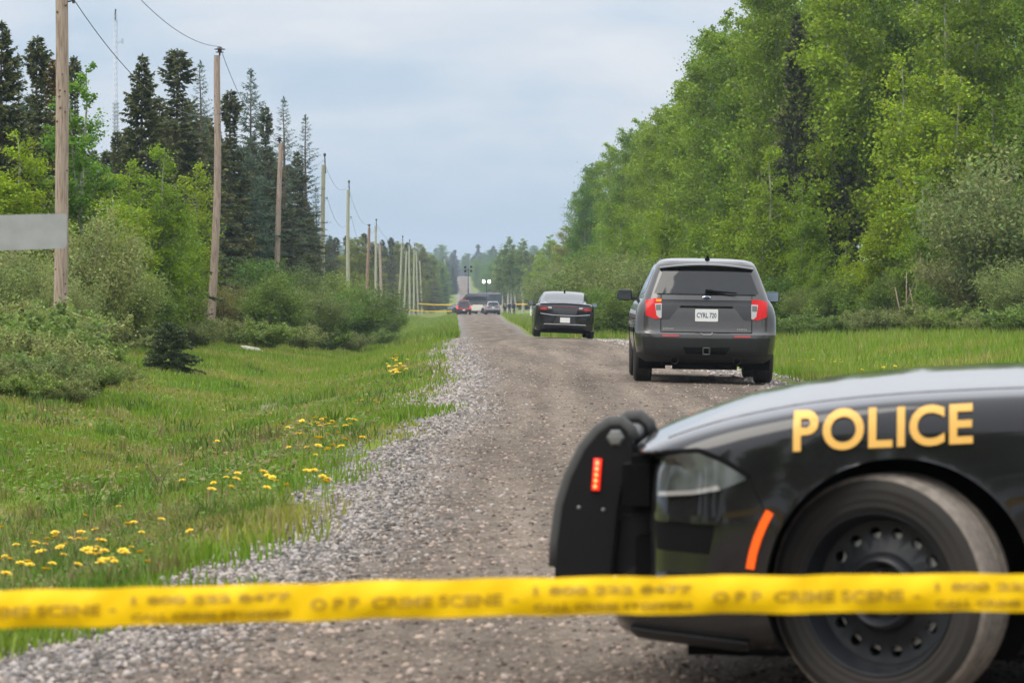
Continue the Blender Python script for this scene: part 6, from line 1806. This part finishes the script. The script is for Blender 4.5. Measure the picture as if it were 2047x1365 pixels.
mb = MB(); mb.box((.85, 0, 1.93), (.25, 1.0, .09)); mb.build("brake_light_bar", LAMP_RED_ON, root, bevel=.02)
plate_on(root, -1.31, 0, .62, .31, .16, None)
mb = MB(); mb.box((1.4, 0, .42), (4.6, 1.2, .16)); mb.build("underbody", FLATBLACK, root)
tag(root, "distant dark pickup with red tail lamps at the left end of the stopped vehicles", "pickup truck")
x, y, z = far_at(908, 440)
root = empty("sedan", (x, y, z), math.pi / 2 + .25); sedan(root, BLACK, detailed=False)
tag(root, "distant black sedan half hidden left of the pickup", "sedan")
# mobile command van parked across the road
x, y, z = far_at(951, 447)
root = empty("command_van", (x, y, z), math.pi - .88)
WHITE = mat("cream_paint", (.66, .63, .56), .4, 0, .5, .4); NAVY = mat("navy_wrap", (.045, .05, .065), .35, 0, .5, .4)
Lv = [(.38, -4.3, 2.2, 1.06, .12, .2, 0), (.5, -4.35, 2.3, 1.12, .12, .25, 0), (1.35, -4.35, 2.3, 1.14, .14, .3, 0), (1.75, -4.35, 1.95, 1.14, .14, .3, 0), (2.4, -4.33, 1.35, 1.12, .16, .3, 0), (2.75, -4.3, .75, 1.08, .2, .3, 0), (2.86, -4.1, .3, .95, .2, .3, 0)]
G1 = level_stack(Lv, 26); b1, o1 = shell(G1, lambda c, i, j: "lower_body" if c[2] < 1.25 else "upper_body", [(-3.0, .42, .47), (1.2, .42, .47)], True, root, lambda n_: WHITE if n_ == "lower_body" else NAVY)
cap(root, G1[-1], "roof_panel", mat("grey_roof", (.30, .31, .33), .5)); bv = join_bvh(*o1.values())
for s, sd in ((1, 'left'), (-1, 'right')):
    drape(bv, [(-3.9, 2.35), (.6, 2.35)], [(-3.9, 1.85), (.9, 1.85)], sd, "window_strip", GLASS_D, root, .006, 12, 5)
    drape(bv, [(-4.2, 2.55), (.3, 2.55)], [(-4.2, 2.47), (.4, 2.47)], sd, "awning_rail", SILVER, root, .03, 12, 3)
    drape(bv, [(-4.2, 1.55), (1.6, 1.55)], [(-4.2, 1.48), (1.6, 1.48)], sd, "side_stripe", SILVER, root, .008, 12, 3)
    for x_ in (-3.0, 1.2): wheel(root, (x_, s * .97, .42), 0, s, False, .42, .26)
    mirror(root, (1.75, s * 1.32, 1.75), (.15, .22, .35), s, PLASTIC)
drape(bv, [(.9, 2.25), (-.9, 2.25)], [(1.0, 1.55), (-1.0, 1.55)], 'front', "windshield", GLASS_D, root, .006, 10, 6)
mb = MB(); mb.box((-1.0, 0, .42), (6.2, 1.3, .2)); mb.build("underbody", FLATBLACK, root)
for x_ in (-3.3, -1.2): mb = MB(); mb.box((x_, 0, 2.93), (.7, .6, .16)); mb.build("roof_unit", SILVER, root, bevel=.04)
tag(root, "large van with dark upper and cream lower half parked across the road", "van")

# ------------------------------------------------------------------ light towers
def light_tower(px, d, ytop, lit, lamps, label):
    x = X_at(px, d); zb = rz(x, d); H = Z_at(ytop, d) - zb
    root = empty("light_tower", (x, d, zb))
    mb = MB(); mb.tube([(0, 0, .6), (0, 0, H * .55)], .09, 8); mb.tube([(0, 0, H * .5), (0, 0, H)], .06, 8); mb.build("mast", mat("tower_mast", (.05, .055, .055), .5, .4), root, True, auto=.8)
    mb = MB(); mb.tube([(-.5, 0, H * .965), (.5, 0, H * .965)], .04, 6); mb.build("cross_arm", DARK_IRON, root)
    for lx_, lz in lamps:
        mb = MB(); mb.add(*_rounded((lx_, 0, H + lz), (.36, .22, .34))); lo = mb.build("floodlight", DARK_IRON, root, True)
        f = MB(); f.add(*_rounded((lx_, -.10, H + lz), (.40 if lit else .3, .06, .50 if lit else .28))); f.build("lamp_face", mat("floodlight_lit", (1, 1, .95), .4, emit=(1, 1, .93), estr=3.5) if lit else FLATBLACK, lo, True)
    mb = MB(); mb.box((0, 0, .75), (1.3, 1.6, .75)); mb.build("generator", mat("tower_yellow_grey", (.25, .25, .22), .6), root, bevel=.06)
    for s in (1, -1): mb = MB(); mb.lathe([(0, .08), (.28, .08), (.3, 0), (.28, -.08), (0, -.08)], 16, 'y', (s * .66, 0, .3)); w_ = mb.build("wheel", RUBBER, root, True, auto=.8)
    tag(root, label, "light tower", "mobile light towers")
light_tower(936, 462, 536, False, [(-.42, 0.12), (.42, .17), (-.42, -.45), (.42, -.42)], "mobile light tower with four dark floodlights behind the pickup")
light_tower(972.5, 470, 559, True, [(-.40, -.28), (.40, -.28)], "mobile light tower with two glowing white floodlights")

# ------------------------------------------------------------------ officers standing right of the grey SUV
SKIN = mat("skin", (.42, .26, .19), .6); UNIF = mat("dark_uniform", (.014, .015, .022), .8); VEST = mat("tan_vest", (.20, .16, .08), .8); HAIR = mat("dark_cap", (.012, .012, .014), .7)
def person(px, d, face, vest, stance, label):
    x = X_at(px, d); root = empty("person", (x, d, max(gz(x, d), rz(x, d) + .02)), face)
    a = stance
    J = {"pel": (0, 0, .96, .135), "sp": (0.01, 0, 1.15, .13), "ch": (0.01, 0, 1.36, .15), "nk": (.0, 0, 1.52, .058), "hd": (.02, 0, 1.62, .085), "ht": (.02, 0, 1.74, .085),
         "ls": (0, .19, 1.43, .065), "le": (-.03, .27, 1.17, .05), "lw": (.08 + .1 * a, .25, .95, .04), "lh": (.12 + .1 * a, .24, .87, .04), "rs": (0, -.19, 1.43, .065), "re": (-.03, -.28, 1.17, .05), "rw": (.10, -.22, .97 + .1 * a, .04), "rh": (.16, -.18, .92 + .12 * a, .04),
         "lhip": (0, .10, .90, .10), "lk": (.03 + .05 * a, .12, .50, .068), "la": (0, .13 + .05 * a, .09, .048), "lt": (.17, .15 + .05 * a, .04, .04), "rhip": (0, -.10, .90, .10), "rk": (.02, -.12, .50, .068), "ra": (-.02, -.13 - .05 * a, .09, .048), "rt": (.15, -.16 - .05 * a, .04, .04)}
    E = [("pel", "sp"), ("sp", "ch"), ("ch", "nk"), ("nk", "hd"), ("hd", "ht"), ("ch", "ls"), ("ls", "le"), ("le", "lw"), ("lw", "lh"), ("ch", "rs"), ("rs", "re"), ("re", "rw"), ("rw", "rh"), ("pel", "lhip"), ("lhip", "lk"), ("lk", "la"), ("la", "lt"), ("pel", "rhip"), ("rhip", "rk"), ("rk", "ra"), ("ra", "rt")]
    ks = list(J); me = bpy.data.meshes.new("body"); me.from_pydata([J[k][:3] for k in ks], [(ks.index(p), ks.index(q)) for p, q in E], [])
    o = bpy.data.objects.new("body", me); COL.objects.link(o)
    sk = o.modifiers.new("skin", 'SKIN'); ss = o.modifiers.new("sub", 'SUBSURF'); ss.levels = 1; ss.render_levels = 1
    for i, k in enumerate(ks):
        v = me.skin_vertices[0].data[i]; v.radius = (J[k][3], J[k][3]); v.use_root = (k == "pel")
    dg = bpy.context.evaluated_depsgraph_get(); m2 = bpy.data.meshes.new_from_object(o.evaluated_get(dg)); bpy.data.objects.remove(o)
    m2.materials.clear(); m2.materials.append(UNIF); m2.materials.append(SKIN)
    for p in m2.polygons:
        p.use_smooth = True; c = p.center
        if c.z > 1.53 or (c.z < .93 and abs(c.y) > .17 and c.z > .75): p.material_index = 1
    b = bpy.data.objects.new("body", m2); COL.objects.link(b); b.parent = root
    mb = MB(); mb.add(*_rounded((.015, 0, 1.735), (.22, .19, .16))); mb.build("cap", HAIR, root, True)
    if vest: mb = MB(); mb.add(*_rounded((.005, 0, 1.30), (.34, .42, .46))); mb.build("vest", VEST if vest == 1 else UNIF, root, True)
    mb = MB(); mb.lathe([(.15, -.03), (.165, -.03), (.165, .03), (.15, .03)], 16, 'z', (0, 0, .99)); mb.build("duty_belt", FLATBLACK, root)
    tag(root, label, "person", "officers standing on the road")
person(1009.5, 432, 2.0, 1, .3, "person in dark uniform and tan vest nearest the grey SUV")
person(1018.5, 434, 1.2, 2, .8, "person in black uniform in the middle of the standing three")
person(1028.0, 432, 2.6, 2, 1.0, "person in black uniform at the right of the standing three")
mb = MB(); x = X_at(1061, 395); z = gz(x, 395)
mb.tube([(x, 395, z - .2), (x, 395, z + 1.5)], [.10, .09], 10); mb.lathe([(.10, 1.5), (.12, 1.53), (0, 1.60)], 10, 'z', (x, 395, z))
tag(mb.build("marker_post", mat("white_post", (.8, .8, .78), .6), None, True, auto=.8), "short white marker post in the grass left of the black sedan", "marker post")

# ------------------------------------------------------------------ caution tapes
TAPE = mat("yellow_tape", (.90, .565, .002), .45, 0, .2, 0)
def ripple(k, t, h):
    return (.0022 * math.sin(k * .83) + .0016 * math.sin(k * 2.1 + 1.0) + .004 * math.sin(k * .21)) - .010 * t + .16 * h * (t * t * 4) * (.6 + .4 * math.sin(k * .37)) + .0016 * math.sin(k * 1.3 + t * 6.6)
def ribbon(name, pts, h, m, sagn=1, twist=0.0):
    P = resample([(p[0], p[1], p[2]) for p in pts], 241 if twist else 31); mb = MB(); vs = []
    for k, p in enumerate(P):
        for q in range(7):
            t = q / 6 - .5; vs.append((p[0], p[1] + twist * ripple(k, t, h), p[2] - t * h + twist * .0012 * math.sin(k * .55)))
    mb.add(vs, [(7 * k + q, 7 * k + q + 1, 7 * k + q + 8, 7 * k + q + 7) for k in range(len(P) - 1) for q in range(6)])
    return mb.build(name, m, None, True)
dT = 6.4
tp = []
for px in np.linspace(-700, 4200, 80):
    yc = np.interp(px, [-700, 0, 400, 1000, 1600, 2047, 2750, 4200], [1246, 1220, 1210, 1194, 1188, 1185, 1184, 1180])
    tp.append((X_at(px, dT), dT, Z_at(yc, dT)))
root = empty("caution_tape", (tp[0][0], dT, 0.0))
tape = ribbon("ribbon", tp, .0745, TAPE, twist=1.0)
tape.parent = root; tape.matrix_parent_inverse = Matrix.Translation(-Vector((tp[0][0], dT, 0)))
TP = np.array(tp)
INK = mat("tape_ink", (.46, .27, .003), .5)
def tape_text(s, px_start, size, dz, width_px):
    me = text_mesh(s, size, .0008); xs_ = np.array([v.co.x for v in me.vertices]); sc = (width_px / FPX * dT) / (xs_.max() - xs_.min()); x0 = X_at(px_start, dT)
    for v in me.vertices:
        xx = x0 + (v.co.x - xs_.min()) * sc; zc = np.interp(xx, TP[:, 0], TP[:, 2]); v.co = Vector((xx - tp[0][0], ripple((xx - TP[0, 0]) / (TP[-1, 0] - TP[0, 0]) * 240, -(dz + v.co.y) / .0745, .0745) - .0022, zc + dz + v.co.y))
    tag(link_mesh("printed_text", me, INK, root), kind="stuff")
for k in range(-1, 4):
    s0 = 620 + k * 805
    tape_text("O P P", s0, .030, -.014, 98); tape_text("CRIME SCENE", s0 + 122, .030, -.014, 262); tape_text("-", s0 + 402, .03, -.012, 14)
    tape_text("1 800 222 8477", s0 + 446, .020, .006, 320); tape_text("CALL CRIME STOPPERS", s0 + 446, .017, -.026, 320)
for px in (-700, 4200):
    x = X_at(px, dT); mb = MB(); mb.tube([(x - tp[0][0], .03, -.3), (x - tp[0][0], .03, 1.1)], .025, 8); mb.build("tape_stake", mat("stake_wood", (.35, .26, .16), .8), root, True, auto=.8)
tag(root, "yellow OPP crime scene tape stretched across the foreground", "caution tape")
def far_tape(a, b, label):
    pa = (X_at(a[0], a[2]), a[2], Z_at(a[1], a[2])); pb = (X_at(b[0], b[2]), b[2], Z_at(b[1], b[2]))
    pm = ((pa[0] + pb[0]) / 2, (pa[1] + pb[1]) / 2, (pa[2] + pb[2]) / 2 - .08)
    tag(ribbon("caution_tape", [pa, pm, pb], .15, mat("yellow_tape")), label, "caution tape")
far_tape((812, 620, 392), (904, 622, 424), "distant yellow tape strung low between the close poles and the pickup")
far_tape((836, 607, 465), (905, 609, 440), "distant yellow tape strung higher left of the pickup")
far_tape((1031, 608, 436), (1085, 606, 420), "distant yellow tape strung right of the standing officers")

# ------------------------------------------------------------------ the air
mb = MB(); mb.box((0, 1270, 14), (860, 2640, 56))
hz = mb.build("haze", None); hz.data.materials.clear()
hm = bpy.data.materials.new("haze_air"); hm.use_nodes = True; nt = hm.node_tree; nt.nodes.clear()
ho = nt.nodes.new("ShaderNodeOutputMaterial"); pv = nt.nodes.new("ShaderNodeVolumePrincipled")
pv.inputs["Color"].default_value = (.70, .82, .95, 1); pv.inputs["Density"].default_value = HAZE_DENSITY; pv.inputs["Anisotropy"].default_value = 0.2
nt.links.new(pv.outputs[0], ho.inputs["Volume"]); hz.data.materials.append(hm)
tag(hz, "thin bluish haze in the air over the far road", "haze", kind="stuff")
